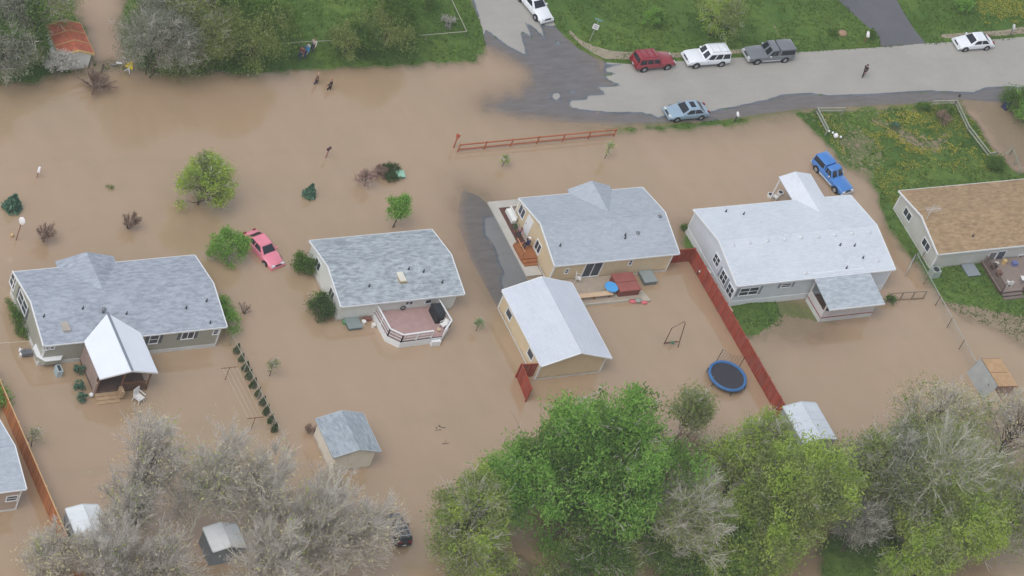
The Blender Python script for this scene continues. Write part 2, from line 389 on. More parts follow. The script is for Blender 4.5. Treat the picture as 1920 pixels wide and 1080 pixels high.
# flood water: muddy, its opacity grows with the real depth below it
m, t, b = new_mat('flood_water')
at = t.nodes.new('ShaderNodeAttribute'); at.attribute_name = 'depth'
co = objco(t, geo=True)
f = noise(t, .06, 4, co, .6); g = noise(t, .5, 3, objco(t, sc=(1, .5, 1), rot=(0, 0, R(20)), geo=True))
c = mixc(t, ramp(t, f, .35, .65), S(169, 143, 117), S(161, 140, 112)); st = noise(t, .22, 5, objco(t, sc=(.35, 2.2, 1), rot=(0, 0, R(-8)), geo=True), .6)
c = mixc(t, ramp(t, st, .52, .7, 0, .45), c, S(156, 138, 114)); c = mixc(t, ramp(t, g, .35, .7, 0, .4), c, S(175, 149, 125))
t.links.new(c, b.inputs['Base Color']); b.inputs['Roughness'].default_value = .02; b.inputs['IOR'].default_value = 1.8
m1 = t.nodes.new('ShaderNodeMath'); m1.operation = 'MULTIPLY'; t.links.new(at.outputs['Fac'], m1.inputs[0]); m1.inputs[1].default_value = -1/.075
m2 = t.nodes.new('ShaderNodeMath'); m2.operation = 'EXPONENT'; t.links.new(m1.outputs[0], m2.inputs[0])
m3 = t.nodes.new('ShaderNodeMath'); m3.operation = 'SUBTRACT'; m3.inputs[0].default_value = 1; t.links.new(m2.outputs[0], m3.inputs[1])
t.links.new(m3.outputs[0], b.inputs['Alpha'])
bp = t.nodes.new('ShaderNodeBump'); bp.inputs['Strength'].default_value = .16; bp.inputs['Distance'].default_value = .05
t.links.new(noise(t, 1.1, 4, co, .65), bp.inputs['Height']); t.links.new(bp.outputs[0], b.inputs['Normal'])
grid_mesh('water', np.zeros(XX.shape), m, {'depth': np.maximum(-HH-.006, 0)})

# asphalt road, its wet part where the flood has just been
def asphalt(name, c1, c2, wetc):
    m, t, b = new_mat(name)
    co = objco(t, geo=True); at = t.nodes.new('ShaderNodeAttribute'); at.attribute_name = 'h'
    f = noise(t, .22, 4, co); g = noise(t, 9, 3, co); k = noise(t, 1.2, 5, objco(t, sc=(.35, 1.6, 1), geo=True), .7)
    c = mixc(t, ramp(t, f, .35, .65), c1, c2); c = mixc(t, ramp(t, g, .3, .7, 0, .4), c, dark(c1, .82)); c = mixc(t, ramp(t, k, .5, .75, 0, .3), c, dark(c1, .8))
    wet = ramp(t, at.outputs['Fac'], .0105, .0065)
    c = mixc(t, wet, c, mixc(t, ramp(t, k, .38, .62), dark(wetc, 1.12), dark(wetc, .74)))
    t.links.new(c, b.inputs['Base Color']); t.links.new(ramp(t, wet, 0, 1, .9, .35), b.inputs['Roughness']); b.inputs['Specular IOR Level'].default_value = .3
    return m
ROAD = asphalt('road_asphalt', S(158, 155, 149), S(166, 163, 156), S(98, 106, 116))
sheet('road', poly([(865, -70), (884, 0), (903, 50), (915, 100), (900, 215), (1000, 226), (1150, 233), (1330, 227), (1500, 204), (1700, 194), (1800, 186), (1850, 190), (2100, 200), (2100, 62), (1920, 70), (1800, 79), (1735, 82), (1640, 90), (1490, 99), (1400, 108), (1280, 115), (1186, 121), (1136, 117), (1110, 106), (1084, 91), (1060, 70), (1043, 52), (1030, 20), (990, -70)]), ROAD)
DRV = asphalt('driveway_asphalt', S(96, 97, 101), S(106, 106, 110), S(80, 82, 86))
sheet('driveway', poly([(1535, -60), (1574, 4), (1600, 28), (1625, 50), (1648, 70), (1650, 89), (1736, 82), (1716, 60), (1694, 25), (1676, -10), (1650, -60)]), DRV, .018)
DRH = asphalt('house_driveway_asphalt', S(116, 117, 118), S(128, 128, 126), S(86, 94, 103))
sheet('driveway', [(-2.4, -2.3), (-2.6, 4), (-2.0, 9), (.2, 12.6), (1.5, 11.6), (1.95, 10.5), (1.95, -1.9)], DRH, .006)
VERGE = M('gravel_verge', S(158, 148, 128), .95, .25, 1.2, fine=6, bump=.5)
sheet('gravel_verge', poly([(1066, 62), (1090, 86), (1112, 100), (1135, 111), (1180, 112), (1300, 108), (1400, 100), (1440, 97), (1440, 92), (1380, 94), (1300, 99), (1240, 101), (1190, 99), (1150, 97), (1115, 88), (1085, 74), (1068, 56)]), VERGE, .03)
sheet('gravel_verge', poly([(1760, 66), (1765, 72), (1800, 74), (1900, 66), (2080, 50), (2080, 36), (1925, 50), (1880, 58), (1800, 63)]), VERGE, .03)
# concrete path round the corner bed
SL = MB()
SL.box(1.95, 2.75, 1.1, 10.6, -.5, .16); SL.box(2.75, 5.3, 9.75, 10.6, -.5, .16); SL.box(2.75, 3.6, 1.1, 2.3, -.5, .16)
tag(SL.build('path', CONC), kind='structure')
ML = M('bark_mulch', S(104, 70, 62), .95, .3, 3, fine=14)
mb = MB().box(2.75, 3.72, 4.6, 9.75, -.5, .08)
tag(mb.build('planting_bed', ML), kind='structure')

# grass tufts
def quads(name, C, A, B, mat, parent=None, org=None):
    """N quads: centres C, half axes A and B."""
    n = len(C); co = np.stack([C-A-B, C+A-B, C+A+B, C-A+B], 1).reshape(-1, 3)
    if parent is not None: co = co-np.array(ORG.get(root_of(parent).name, (0, 0, 0)))
    me = bpy.data.meshes.new(name); me.vertices.add(4*n); me.vertices.foreach_set('co', co.ravel().astype(np.float32))
    me.loops.add(4*n); me.loops.foreach_set('vertex_index', np.arange(4*n, dtype=np.int32))
    me.polygons.add(n); me.polygons.foreach_set('loop_start', np.arange(0, 4*n, 4, dtype=np.int32)); me.update()
    for mm in (mat if isinstance(mat, list) else [mat]): me.materials.append(mm)
    o = bpy.data.objects.new(name, me); COL.objects.link(o); o.parent = parent; return o
GR = leafmat('grass_blades', S(80, 108, 48), S(102, 124, 56), S(120, 138, 70), .3)
_noroad = [poly([(865, -70), (884, 0), (903, 50), (915, 100), (900, 215), (1150, 233), (1500, 204), (1800, 186), (2100, 200), (2100, 62), (1640, 90), (1280, 113), (1136, 115), (1084, 89), (1040, 50), (990, -70)]),
           poly([(1535, -60), (1600, 28), (1648, 70), (1650, 89), (1736, 82), (1694, 25), (1650, -60)]), [(-3, -3), (-3, 13), (6, 13), (6, -3)]]
def ongrass(n):
    X = npr.uniform(-62, 82, n); Y = npr.uniform(-44, 44, n)
    k = height(X, Y) > -.012
    for pl in _noroad: k &= sdf(pl, X, Y) < .1
    return X[k], Y[k]
X, Y = ongrass(420000); n = len(X); H = height(X, Y)
k = (fbm(X, Y, .7, 40) > -.25); X, Y, H = X[k], Y[k], H[k]; n = len(X)
a = npr.uniform(0, 2*np.pi, n); hh = npr.uniform(.02, .06, n)
Cc = np.stack([X, Y, H+hh], 1); A = np.stack([np.cos(a), np.sin(a), 0*a], 1)*npr.uniform(.02, .06, n)[:, None]
Bv = np.stack([npr.normal(0, .05, n), npr.normal(0, .05, n), hh], 1)
tag(quads('grass', Cc, A, Bv, GR), kind='stuff')
def flowers(name, outl, n, col, dens=0):
    X = npr.uniform(min(p[0] for p in outl), max(p[0] for p in outl), n); Y = npr.uniform(min(p[1] for p in outl), max(p[1] for p in outl), n)
    k = (sdf(outl, X, Y) > -.5) & (fbm(X, Y, .35, 77)*.6+fbm(X, Y, 1.6, 78)*.6 > dens) & (height(X, Y) > 0); X, Y = X[k], Y[k]; n = len(X); H = height(X, Y)
    r = npr.uniform(.018, .036, n); C = np.stack([X, Y, H+.13], 1)
    A = np.stack([r, 0*r, npr.normal(0, .01, n)], 1); B = np.stack([0*r, r, npr.normal(0, .01, n)], 1)
    return tag(quads(name, C, A, B, M(name+'_yellow', col, .8, .2)), kind='stuff')
flowers('dandelions', poly([(1520, 215), (1800, 195), (1880, 300), (1690, 400), (1640, 330), (1560, 270)]), 14000, S(176, 164, 58), .0)
flowers('dandelions', poly([(1600, 240), (1700, 210), (1850, 300), (1700, 325)]), 4500, S(172, 160, 70), -.1)
flowers('dandelions', poly([(1830, -10), (1930, -20), (1930, 45), (1840, 40)]), 3500, S(170, 158, 56), -.05)
# ------------------------------------------------------------------ buildings
def slope_fn(x0, x1, y0, y1, ez, rz, axis):
    def f(x, y):
        if axis == 'x': ym = (y0+y1)/2; return rz-(rz-ez)*abs(y-ym)/((y1-y0)/2)
        xm = (x0+x1)/2; return rz-(rz-ez)*abs(x-xm)/((x1-x0)/2)
    return f
def on_roof(px, py, f):
    z = 3.0
    for _ in range(30): p = P(px, py, z); z = f(p[0], p[1])
    return np.array([p[0], p[1], z])
def building(name, label, cat, x0, x1, y0, y1, ez, rz, axis, ins, wall, roof, trim=WHITE, skirt=None, sk=.45, t=.1, corners=True, wallside=None, group=None, fas=.14):
    """Eaves rectangle x0..x1, y0..y1; ins = wall inset (left, right, front, back)."""
    wx0, wx1, wy0, wy1 = x0+ins[0], x1-ins[1], y0+ins[2], y1-ins[3]
    root = thing(name, label, cat, ((wx0+wx1)/2, (wy0+wy1)/2, 0), group)
    f = slope_fn(x0, x1, y0, y1, ez, rz, axis); g = lambda x, y: f(x, y)-t-.004
    if axis == 'x':
        ym = (y0+y1)/2; pr = [(wx0, wy0, -.6), (wx0, wy1, -.6), (wx0, wy1, g(0, wy1)), (wx0, ym, rz-t-.004), (wx0, wy0, g(0, wy0))]
        W = MB().ext(pr, (wx1-wx0, 0, 0))
        ch = [(x0, y0, ez), (x0, ym, rz), (x0, y1, ez), (x0, y1, ez-t), (x0, ym, rz-t), (x0, y0, ez-t)]
        Rf = MB(); L = x1-x0
        Rf.ext([ch[0], ch[1], ch[4], ch[5]], (L, 0, 0)); Rf.ext([ch[1], ch[2], ch[3], ch[4]], (L, 0, 0))
        F = MB()
        for x in (x0-.03, x1-.06):
            for a, b in ((y0, ym), (ym, y1)):
                za, zb = f(0, a)+.014, f(0, b)+.014
                F.ext([(x, a, za), (x, b, zb), (x, b, zb-fas), (x, a, za-fas)], (.09, 0, 0))
        F.box(x0+.06, x1-.06, y0-.05, y0-.003, ez-fas, ez+.006); F.box(x0+.06, x1-.06, y1+.003, y1+.05, ez-fas, ez+.006)
        RC = MB().ext([(x0+.08, ym-.13, rz-.025), (x0+.08, ym, rz+.03), (x0+.08, ym+.13, rz-.025)], (L-.16, 0, 0))
    else:
        xm = (x0+x1)/2; pr = [(wx0, wy0, -.6), (wx1, wy0, -.6), (wx1, wy0, g(wx1, 0)), (xm, wy0, rz-t-.004), (wx0, wy0, g(wx0, 0))]
        W = MB().ext(pr, (0, wy1-wy0, 0))
        ch = [(x0, y0, ez), (xm, y0, rz), (x1, y0, ez), (x1, y0, ez-t), (xm, y0, rz-t), (x0, y0, ez-t)]
        Rf = MB(); L = y1-y0
        Rf.ext([ch[0], ch[1], ch[4], ch[5]], (0, L, 0)); Rf.ext([ch[1], ch[2], ch[3], ch[4]], (0, L, 0))
        F = MB()
        for y in (y0-.03, y1-.06):
            for a, b in ((x0, xm), (xm, x1)):
                za, zb = f(a, 0)+.014, f(b, 0)+.014
                F.ext([(a, y, za), (b, y, zb), (b, y, zb-fas), (a, y, za-fas)], (0, .09, 0))
        F.box(x0-.05, x0-.003, y0+.06, y1-.06, ez-fas, ez+.006); F.box(x1+.003, x1+.05, y0+.06, y1-.06, ez-fas, ez+.006)
        RC = MB().ext([(xm-.13, y0+.08, rz-.025), (xm, y0+.08, rz+.03), (xm+.13, y0+.08, rz-.025)], (0, L-.16, 0))
    W.build('wall', wall, root); ro = Rf.build('roof', roof, root); RC.build('ridge_cap', roof, ro)
    F.build('fascia', trim, root)
    if corners:
        cz = lambda x, y: g(x, y)-.03
        for x, y in ((wx0, wy0), (wx0, wy1), (wx1, wy0)):
            C = MB()
            C.box(x-.025, x+.10, y-.025, y+.10, -.5, cz(x, y)) if x == wx0 else C.box(x-.10, x+.025, y-.025, y+.10, -.5, cz(x, y))
            C.build('corner_trim', trim, root)
    if skirt:
        K = MB(); e = .035
        K.box(wx0-e, wx1+e, wy0-e, wy0-.004, -.5, sk); K.box(wx0-e, wx0-.004, wy0, wy1+e, -.5, sk); K.box(wx1+.004, wx1+e, wy0, wy1+e, -.5, sk)
        K.build('skirting', skirt, root)
    root_d = dict(root=root, roof=ro, f=f, wx0=wx0, wx1=wx1, wy0=wy0, wy1=wy1)
    return root_d
def window(H, wall, a, z, w, h, cols=1, rows=2, shutters=None, trim=WHITE, tw=.09, name='window', glass=GLASS):
    """a = coordinate of the window's middle along the wall, z = its middle height."""
    root = H['root']
    if wall == 'S': m = lambda u, n, zz: (a+u, H['wy0']-n, z+zz)
    else: m = lambda u, n, zz: (H['wx0']-n, a+u, z+zz)
    def bx(mb, u0, u1, n0, n1, q0, q1):
        p, q = m(u0, n0, q0), m(u1, n1, q1)
        mb.box(min(p[0], q[0]), max(p[0], q[0]), min(p[1], q[1]), max(p[1], q[1]), p[2], q[2])
    F = MB(); n1 = .055
    bx(F, -w/2-tw, w/2+tw, .003, n1, h/2, h/2+tw); bx(F, -w/2-tw, w/2+tw, .003, n1+.02, -h/2-tw, -h/2)
    bx(F, -w/2-tw, -w/2, .003, n1, -h/2, h/2); bx(F, w/2, w/2+tw, .003, n1, -h/2, h/2)
    for i in range(1, cols): u = -w/2+w*i/cols; bx(F, u-.035, u+.035, .003, n1-.006, -h/2, h/2)
    for i in range(1, rows):
        q = -h/2+h*i/rows
        for c in range(cols): u0 = -w/2+w*c/cols+.036; u1 = -w/2+w*(c+1)/cols-.036; bx(F, u0, u1, .003, n1-.012, q-.025, q+.025)
    fo = F.build(name, trim, root)
    G = MB(); bx(G, -w/2+.001, w/2-.001, .003, .02, -h/2+.001, h/2-.001); G.build('pane', glass, fo)
    if shutters:
        for s in (-1, 1):
            K = MB(); u0 = s*(w/2+tw+.02+.15)
            bx(K, u0-.15, u0+.15, .003, .035, -h/2-.05, h/2+.05); K.build('shutter', shutters, root)
    return fo
def winpx(H, wall, px, py, w, h, **k):
    p = onY(px, py, H['wy0']) if wall == 'S' else onX(px, py, H['wx0'])
    return window(H, wall, p[0] if wall == 'S' else p[1], float(p[2]), w, h, **k)
def door(H, wall, px, py, w, h, mat, trim=WHITE):
    p = onY(px, py, H['wy0']) if wall == 'S' else onX(px, py, H['wx0']); root = H['root']
    a = p[0] if wall == 'S' else p[1]; z = p[2]
    def bx(mb, u0, u1, n0, n1, q0, q1):
        if wall == 'S': mb.box(a+u0, a+u1, H['wy0']-n1, H['wy0']-n0, z+q0, z+q1)
        else: mb.box(H['wx0']-n1, H['wx0']-n0, a+u0, a+u1, z+q0, z+q1)
    F = MB(); bx(F, -w/2-.09, -w/2, .003, .06, -h/2, h/2); bx(F, w/2, w/2+.09, .003, .06, -h/2, h/2); bx(F, -w/2-.09, w/2+.09, .003, .06, h/2, h/2+.09)
    d = MB(); bx(d, -w/2+.002, w/2-.002, .003, .03, -h/2, h/2-.002)
    d = d.build('door', mat, root); F.build('door_frame', trim, d)
    k = MB(); bx(k, w/2-.14, w/2-.08, .032, .08, -.05, .03); k.build('handle', METAL, d)
def roof_vents(H, pts, kind='turtle', mat=None):
    for px, py in pts:
        p = on_roof(px, py, H['f']); x, y, z = p
        if kind == 'turtle':
            o = MB().lathe((x, y, z-.05), [(.17, 0), (.2, .1), (.13, .2), (.05, .25)], 12).build('roof_vent', mat or METAL, H['roof'], True)
        elif kind == 'pipe':
            o = MB().lathe((x, y, z-.1), [(.10, 0), (.10, .14), (.055, .15), (.05, .42)], 10).build('vent_pipe', mat or DARK, H['roof'], True)
        else:
            o = MB().lathe((x, y, z-.1), [(.12, 0), (.12, .5), (.2, .52), (.2, .6), (.04, .72)], 10).build('chimney', mat or METAL, H['roof'], True)
def cross_gable(H, xc, w, yo, yi, z0, zr, roof, trim=WHITE, wall=None):
    g = MB(); yo_ = yo
    for s in (-1, 1): g.ext([(xc+s*w/2, yo_, z0), (xc, yo_, zr), (xc, yo_, zr-.1), (xc+s*w/2, yo_, z0-.1)], (0, yi-yo_, 0))
    o = g.build('gable_roof', roof, H['root'])
    MB().ext([(xc-w/2+.05, yo-.12, z0-.12), (xc+w/2-.05, yo-.12, z0-.12), (xc, yo-.12, zr-.12)], (0, -.08, 0)).build('gable_wall', wall or trim, o)
    return o
def downspout(H, x, y, z1): MB().box(x-.04, x+.04, y-.09, y-.03, 0, z1).build('downspout', WHITE, H['root'])

SH_A = shingles('shingles_blue_grey', S(170, 177, 188), S(150, 157, 169), 'x', .5)
SH_B = shingles('shingles_mottled', S(176, 184, 190), S(142, 151, 158), 'x', .62)
SH_C = shingles('shingles_grey', S(174, 181, 189), S(160, 168, 177), 'x', .22)
SH_D = shingles('shingles_pale', S(205, 211, 219), S(196, 203, 212), 'x', .15, patch=.4)
SH_E = shingles('shingles_tan', S(170, 146, 116), S(146, 122, 94), 'x', .5)
SH_F = shingles('shingles_shed', S(165, 174, 182), S(144, 153, 162), 'y', .6)
SH_G = shingles('shingles_garage', S(203, 208, 218), S(197, 203, 214), 'y', .1, patch=.4)
SH_P = shingles('shingles_porch', S(182, 190, 197), S(164, 173, 181), 'x', .45)
SD_SAGE = siding('sage_siding', S(160, 160, 148)); SD_WHITE = siding('white_siding', S(216, 218, 214)); SD_CREAM = siding('cream_siding', S(212, 194, 162))
SD_PALE = siding('pale_siding', S(208, 214, 222)); SD_GREY = siding('grey_siding', S(196, 196, 190)); SD_TAUPE = siding('taupe_siding', S(178, 160, 146))
SHUT = M('slate_shutter', S(92, 96, 100), .7, .1); SHUTG = M('grey_shutter', S(140, 146, 156), .7, .1)
SKIRT = M('skirting', S(206, 208, 206), .7, .12, 1)
TRW = M('stained_trim', S(208, 208, 206), .65, .16, 1.2)

# 1 grey-green house, far left
H1 = building('house', 'grey green house with mottled blue grey roof and a white metal roofed back porch', 'house', -47.4, -30.45, -3.3, 5.2, 2.7, 3.65, 'x', (.3, .45, .15, .15), SD_SAGE, SH_A, skirt=SKIRT, sk=.42)
cross_gable(H1, -40.6, 5.4, 5.95, 1.6, 2.68, 3.55, SH_A, wall=SD_SAGE)
winpx(H1, 'W', 43, 568, 2.0, 1.15, cols=2, rows=2, shutters=SHUT)
winpx(H1, 'W', 25, 527, 1.0, 1.3, cols=1, rows=2)
winpx(H1, 'S', 288.5, 636, .75, 1.0, shutters=SHUT); winpx(H1, 'S', 352, 628.5, 1.05, .8, cols=2, rows=1, shutters=SHUT); winpx(H1, 'S', 404.5, 622, .4, .55)
winpx(H1, 'S', 88, 651, .55, .55, cols=2, rows=1); winpx(H1, 'S', 97, 650, .4, .5)
for px, py in ((82, 594), (155, 579), (237, 589), (387, 565), (349, 578), (394, 606)): roof_vents(H1, [(px, py)], 'pipe')
roof_vents(H1, [(193, 586)], 'chimney')
p = on_roof(121, 608, H1['f']); MB().box(p[0]-.32, p[0]+.32, p[1]-.75, p[1]+.7, p[2]-.25, p[2]+.06).build('roof_patch', M('patch_tan', S(176, 168, 158), .9), H1['roof'])
for y in (-3.0,): MB().box(-47.35, -47.14, -3.2, -1.6, -.4, .5).build('bay_base', TRW, H1['root'])
# bay window on the corner
bay = MB().ext([(-47.15, -1.6, .42), (-47.45, -2.0, .42), (-47.45, -2.9, .42), (-46.9, -3.55, .42), (-45.6, -3.55, .42), (-45.2, -3.1, .42)], (0, 0, .5)).build('bay', SD_SAGE, H1['root'])
MB().ext([(-47.15, -1.55, .92), (-47.5, -1.98, .92), (-47.5, -2.92, .92), (-46.92, -3.6, .92), (-45.55, -3.6, .92), (-45.15, -3.1, .92)], (0, 0, .06)).build('bay_cap', WHITE, bay)

# its back porch: white metal roof, brown walls, wooden steps
def porch1():
    r = H1['root']; x0, x1, y0, y1, ez, rz = -43.75, -38.45, -7.55, -1.0, 2.75, 3.75; xm = -41.15
    PR = M('white_metal_roof', S(224, 229, 238), .45, .05, .6); BW = M('porch_boards', S(158, 138, 130), .85, .15, 2)
    g = MB(); g.ext([(x0, y0, ez), (xm, y0-.3, rz), (xm, y0-.3, rz-.08), (x0, y0, ez-.08)], (0, 4.0, 0)); g.ext([(xm, y0-.3, rz), (x1, y0, ez), (x1, y0, ez-.08), (xm, y0-.3, rz-.08)], (0, 4.3, 0))
    f1 = H1['f']
    g.add([(x0, -3.55, ez), (xm, -3.85, rz), (xm, -1.3, rz), (x0+.02, -3.3, ez)], [(0, 1, 2, 3)]); g.add([(xm, -3.55, rz), (x1, -3.25, ez), (x1-.02, -3.0, ez), (xm, -1.3, rz)], [(0, 1, 2, 3)])
    ro = g.build('porch_roof', PR, r)
    MB().bar((xm, y0-.3, rz+.03), (xm, -1.25, rz+.03), .22, .05).build('ridge_flashing', M('flashing', S(128, 136, 146), .5), ro)
    fb = MB(); fb.bar((x0, y0-.02, ez-.06), (xm, y0-.32, rz-.06), .05, .16); fb.bar((xm, y0-.32, rz-.06), (x1, y0-.02, ez-.06), .05, .16); fb.build('porch_fascia', WHITE, ro)
    w = MB(); w.box(x0+.2, x0+.28, y0+.75, -3.2, .35, 2.55); w.box(x0+.1, x0+.28, y0+.4, y0+.75, .35, 1.6); w.build('porch_wall', BW, r)
    MB().ext([(x0+.25, y0+.5, 2.6), (x1-.25, y0+.5, 2.6), (xm, y0+.3, 3.55)], (0, .05, 0)).build('porch_gable', WOODD, r)
    MB().box(x0+.2, x1-.25, y0+.45, -3.2, .25, .4).build('porch_floor', WOODD, r)
    each('porch_post', [MB().box(x, x+.12, y0+.45, y0+.57, -.4, 2.65) for x in (x0+.28, xm-.1, x1-.35)], WOODB, r)
    ra = MB(); ra.box(xm+.1, x1-.3, y0+.48, y0+.54, 1.15, 1.22); 
    for i in range(12): x = xm+.15+i*.18; ra.box(x, x+.05, y0+.49, y0+.53, .4, 1.15)
    ra.build('porch_railing', WOODB, r)
    st = MB()
    for i in range(3): st.box(-43.5, -41.4, y0+.42-.34*(i+1), y0+.42-.34*i+.02, -.3, .32-.11*i)
    st.build('porch_steps', WOODT, r)
    MB().box(-41.5, -41.2, y0-.4, y0+.3, .4, 1.1).build('porch_newel', WOODT, r)
porch1()

# 2 small white house with deck
H2 = building('house', 'small white house with mottled grey shingles and a rounded pink decking terrace', 'house', -18.95, -6.5, -2.05, 6.0, 2.3, 3.25, 'x', (.25, .55, .3, .3), SD_WHITE, SH_B, corners=False)
winpx(H2, 'W', 596, 496, 1.0, .9, cols=2, rows=1); winpx(H2, 'W', 622, 551, .9, .9, cols=2, rows=1)
winpx(H2, 'S', 763.5, 568, .3, .4, cols=1, rows=1, tw=.05); winpx(H2, 'S', 770.5, 567.5, .3, .4, cols=1, rows=1, tw=.05); winpx(H2, 'S', 803, 565, .55, .45, cols=1, rows=1, tw=.06)
p = on_roof(752, 519, H2['f']); s_ = MB(); s_.box(p[0]-.3, p[0]+.3, p[1]-.6, p[1]+.55, p[2]-.3, p[2]+.12); s_ = s_.build('skylight', M('skylight', S(222, 218, 204), .4), H2['roof'])
MB().box(p[0]-.37, p[0]+.37, p[1]-.67, p[1]+.62, p[2]-.3, p[2]+.03).build('skylight_frame', M('skyframe', S(168, 150, 120), .8), s_)
for px, py in ((766, 505), (692, 537), (829, 530), (794, 510)): roof_vents(H2, [(px, py)], 'pipe')
def deck2():
    r = thing('deck', 'raised pink board deck with white railing at the back of the small white house', 'deck', (-12, -3.6, 0))
    FL = M('pink_decking', S(176, 146, 142), .8, .14, 1.5, fine=10)
    oc = [(-15.0, -1.78), (-14.85, -4.6), (-13.9, -5.45), (-9.75, -5.35), (-8.75, -4.4), (-8.95, -1.78)]
    MB().ext([(x, y, .7) for x, y in oc], (0, 0, .09)).build('deck_floor', FL, r)
    s = 1.02; oc2 = [((x+12)*s-12, (y+1.7)*s-1.7) for x, y in oc]
    sk = MB(); ra = MB(); ba = MB()
    for i in range(5):
        (xa, ya), (xb, yb) = oc2[i], oc2[i+1]
        sk.bar((xa, ya, .33), (xb, yb, .33), .04, .72)
        if i == 2: xb = -10.9
        for z, h in ((1.72, .07), (.98, .05), (1.35, .04)):
            ra.bar((xa, ya, z), (xb, yb, z), .14 if z > 1.7 else .05, h)
        n = max(1, int(math.hypot(xb-xa, yb-ya)/1.3))
        for k in range(n+1): x, y = xa+(xb-xa)*k/n, ya+(yb-ya)*k/n; MB().box(x-.05, x+.05, y-.05, y+.05, .78, 1.7).build('railing_post', WHITE, r)
        m = int(math.hypot(xb-xa, yb-ya)/.14)
        for k in range(m): x, y = xa+(xb-xa)*(k+.5)/m, ya+(yb-ya)*(k+.5)/m; ba.box(x-.014, x+.014, y-.014, y+.014, .98, 1.7)
    sk.build('deck_skirt', WHITE, r); ra.build('railing', WHITE, r); ba.build('baluster', M('baluster_pink', S(196, 178, 176), .7), r)
    st = MB()
    for i in range(1): st.box(-10.8, -9.9, -5.78, -5.50, -.3, .55)
    st = st.build('deck_steps', WHITE, r)
deck2()

# 3 cream house and garage
H3 = building('house', 'cream sided house with plain grey roof, mulch bed and patio deck behind it', 'house', 3.6, 17.1, .0, 8.65, 2.5, 3.65, 'x', (.2, .55, .15, .15), SD_CREAM, SH_C, skirt=TRW, sk=.16)
cross_gable(H3, 11.4, 4.6, 9.2, 5.3, 2.5, 3.45, SH_C, wall=SD_CREAM)
winpx(H3, 'W', 1009, 463, .95, 1.0, cols=2, rows=1); winpx(H3, 'W', 979, 397, 1.0, 1.0, cols=2, rows=1); door(H3, 'W', 990, 424, .9, 1.95, WHITE)
winpx(H3, 'S', 1062.5, 508, .3, .5, cols=1, rows=2, tw=.08); winpx(H3, 'S', 1182, 492, .3, .6, cols=1, rows=2, tw=.08)
p = onY(1110, 506, H3['wy0']); window(H3, 'S', p[0], 1.35, 1.75, 1.85, cols=2, rows=1, name='patio_door')
for q in ((1050, 461), (1172, 441)): roof_vents(H3, [q], 'pipe')
roof_vents(H3, [(1172, 447)], 'pipe'); roof_vents(H3, [(1196, 437), (1237, 406)], 'turtle')
GA = building('garage', 'cream sided garage with plain pale grey gable roof beside the cream house', 'garage', -2.7, 4.6, -11.3, -2.0, 2.3, 3.6, 'y', (.25, .3, .4, .25), SD_CREAM, SH_G, skirt=TRW, sk=.12)
winpx(GA, 'W', 955, 589, .95, .75, cols=1, rows=1); winpx(GA, 'W', 995, 664, .95, .75, cols=1, rows=1)

# 4 white house
H4 = building('house', 'large white manufactured house with very pale roof dotted with round vents', 'house', 20.65, 38.65, -5.1, 4.8, 3.05, 4.05, 'x', (.25, .3, .15, .2), SD_PALE, SH_D, skirt=M('white_skirting', S(222, 226, 230), .6, .08), sk=.75)
winpx(H4, 'W', 1344, 488, 1.0, .95, cols=2, rows=2, shutters=None); winpx(H4, 'W', 1357, 520, 1.0, 1.1, cols=2, rows=2, shutters=SHUTG); winpx(H4, 'W', 1369, 545, 1.0, 1.1, cols=2, rows=2)
winpx(H4, 'S', 1404, 546, 2.0, .95, cols=2, rows=2, shutters=SHUTG); winpx(H4, 'S', 1474, 534.5, 1.0, .5, cols=1, rows=2, shutters=SHUTG)
roof_vents(H4, [(1374, 459), (1405, 455), (1438, 452), (1471, 449), (1502, 446), (1534, 444), (1565, 441), (1597, 438), (1630, 435), (1510, 512), (1645, 489)], 'turtle', M('pale_vent', S(206, 210, 214), .5))
roof_vents(H4, [(1361, 397), (1394, 402), (1587, 503), (1602, 461), (1618, 484), (1575, 460)], 'pipe')
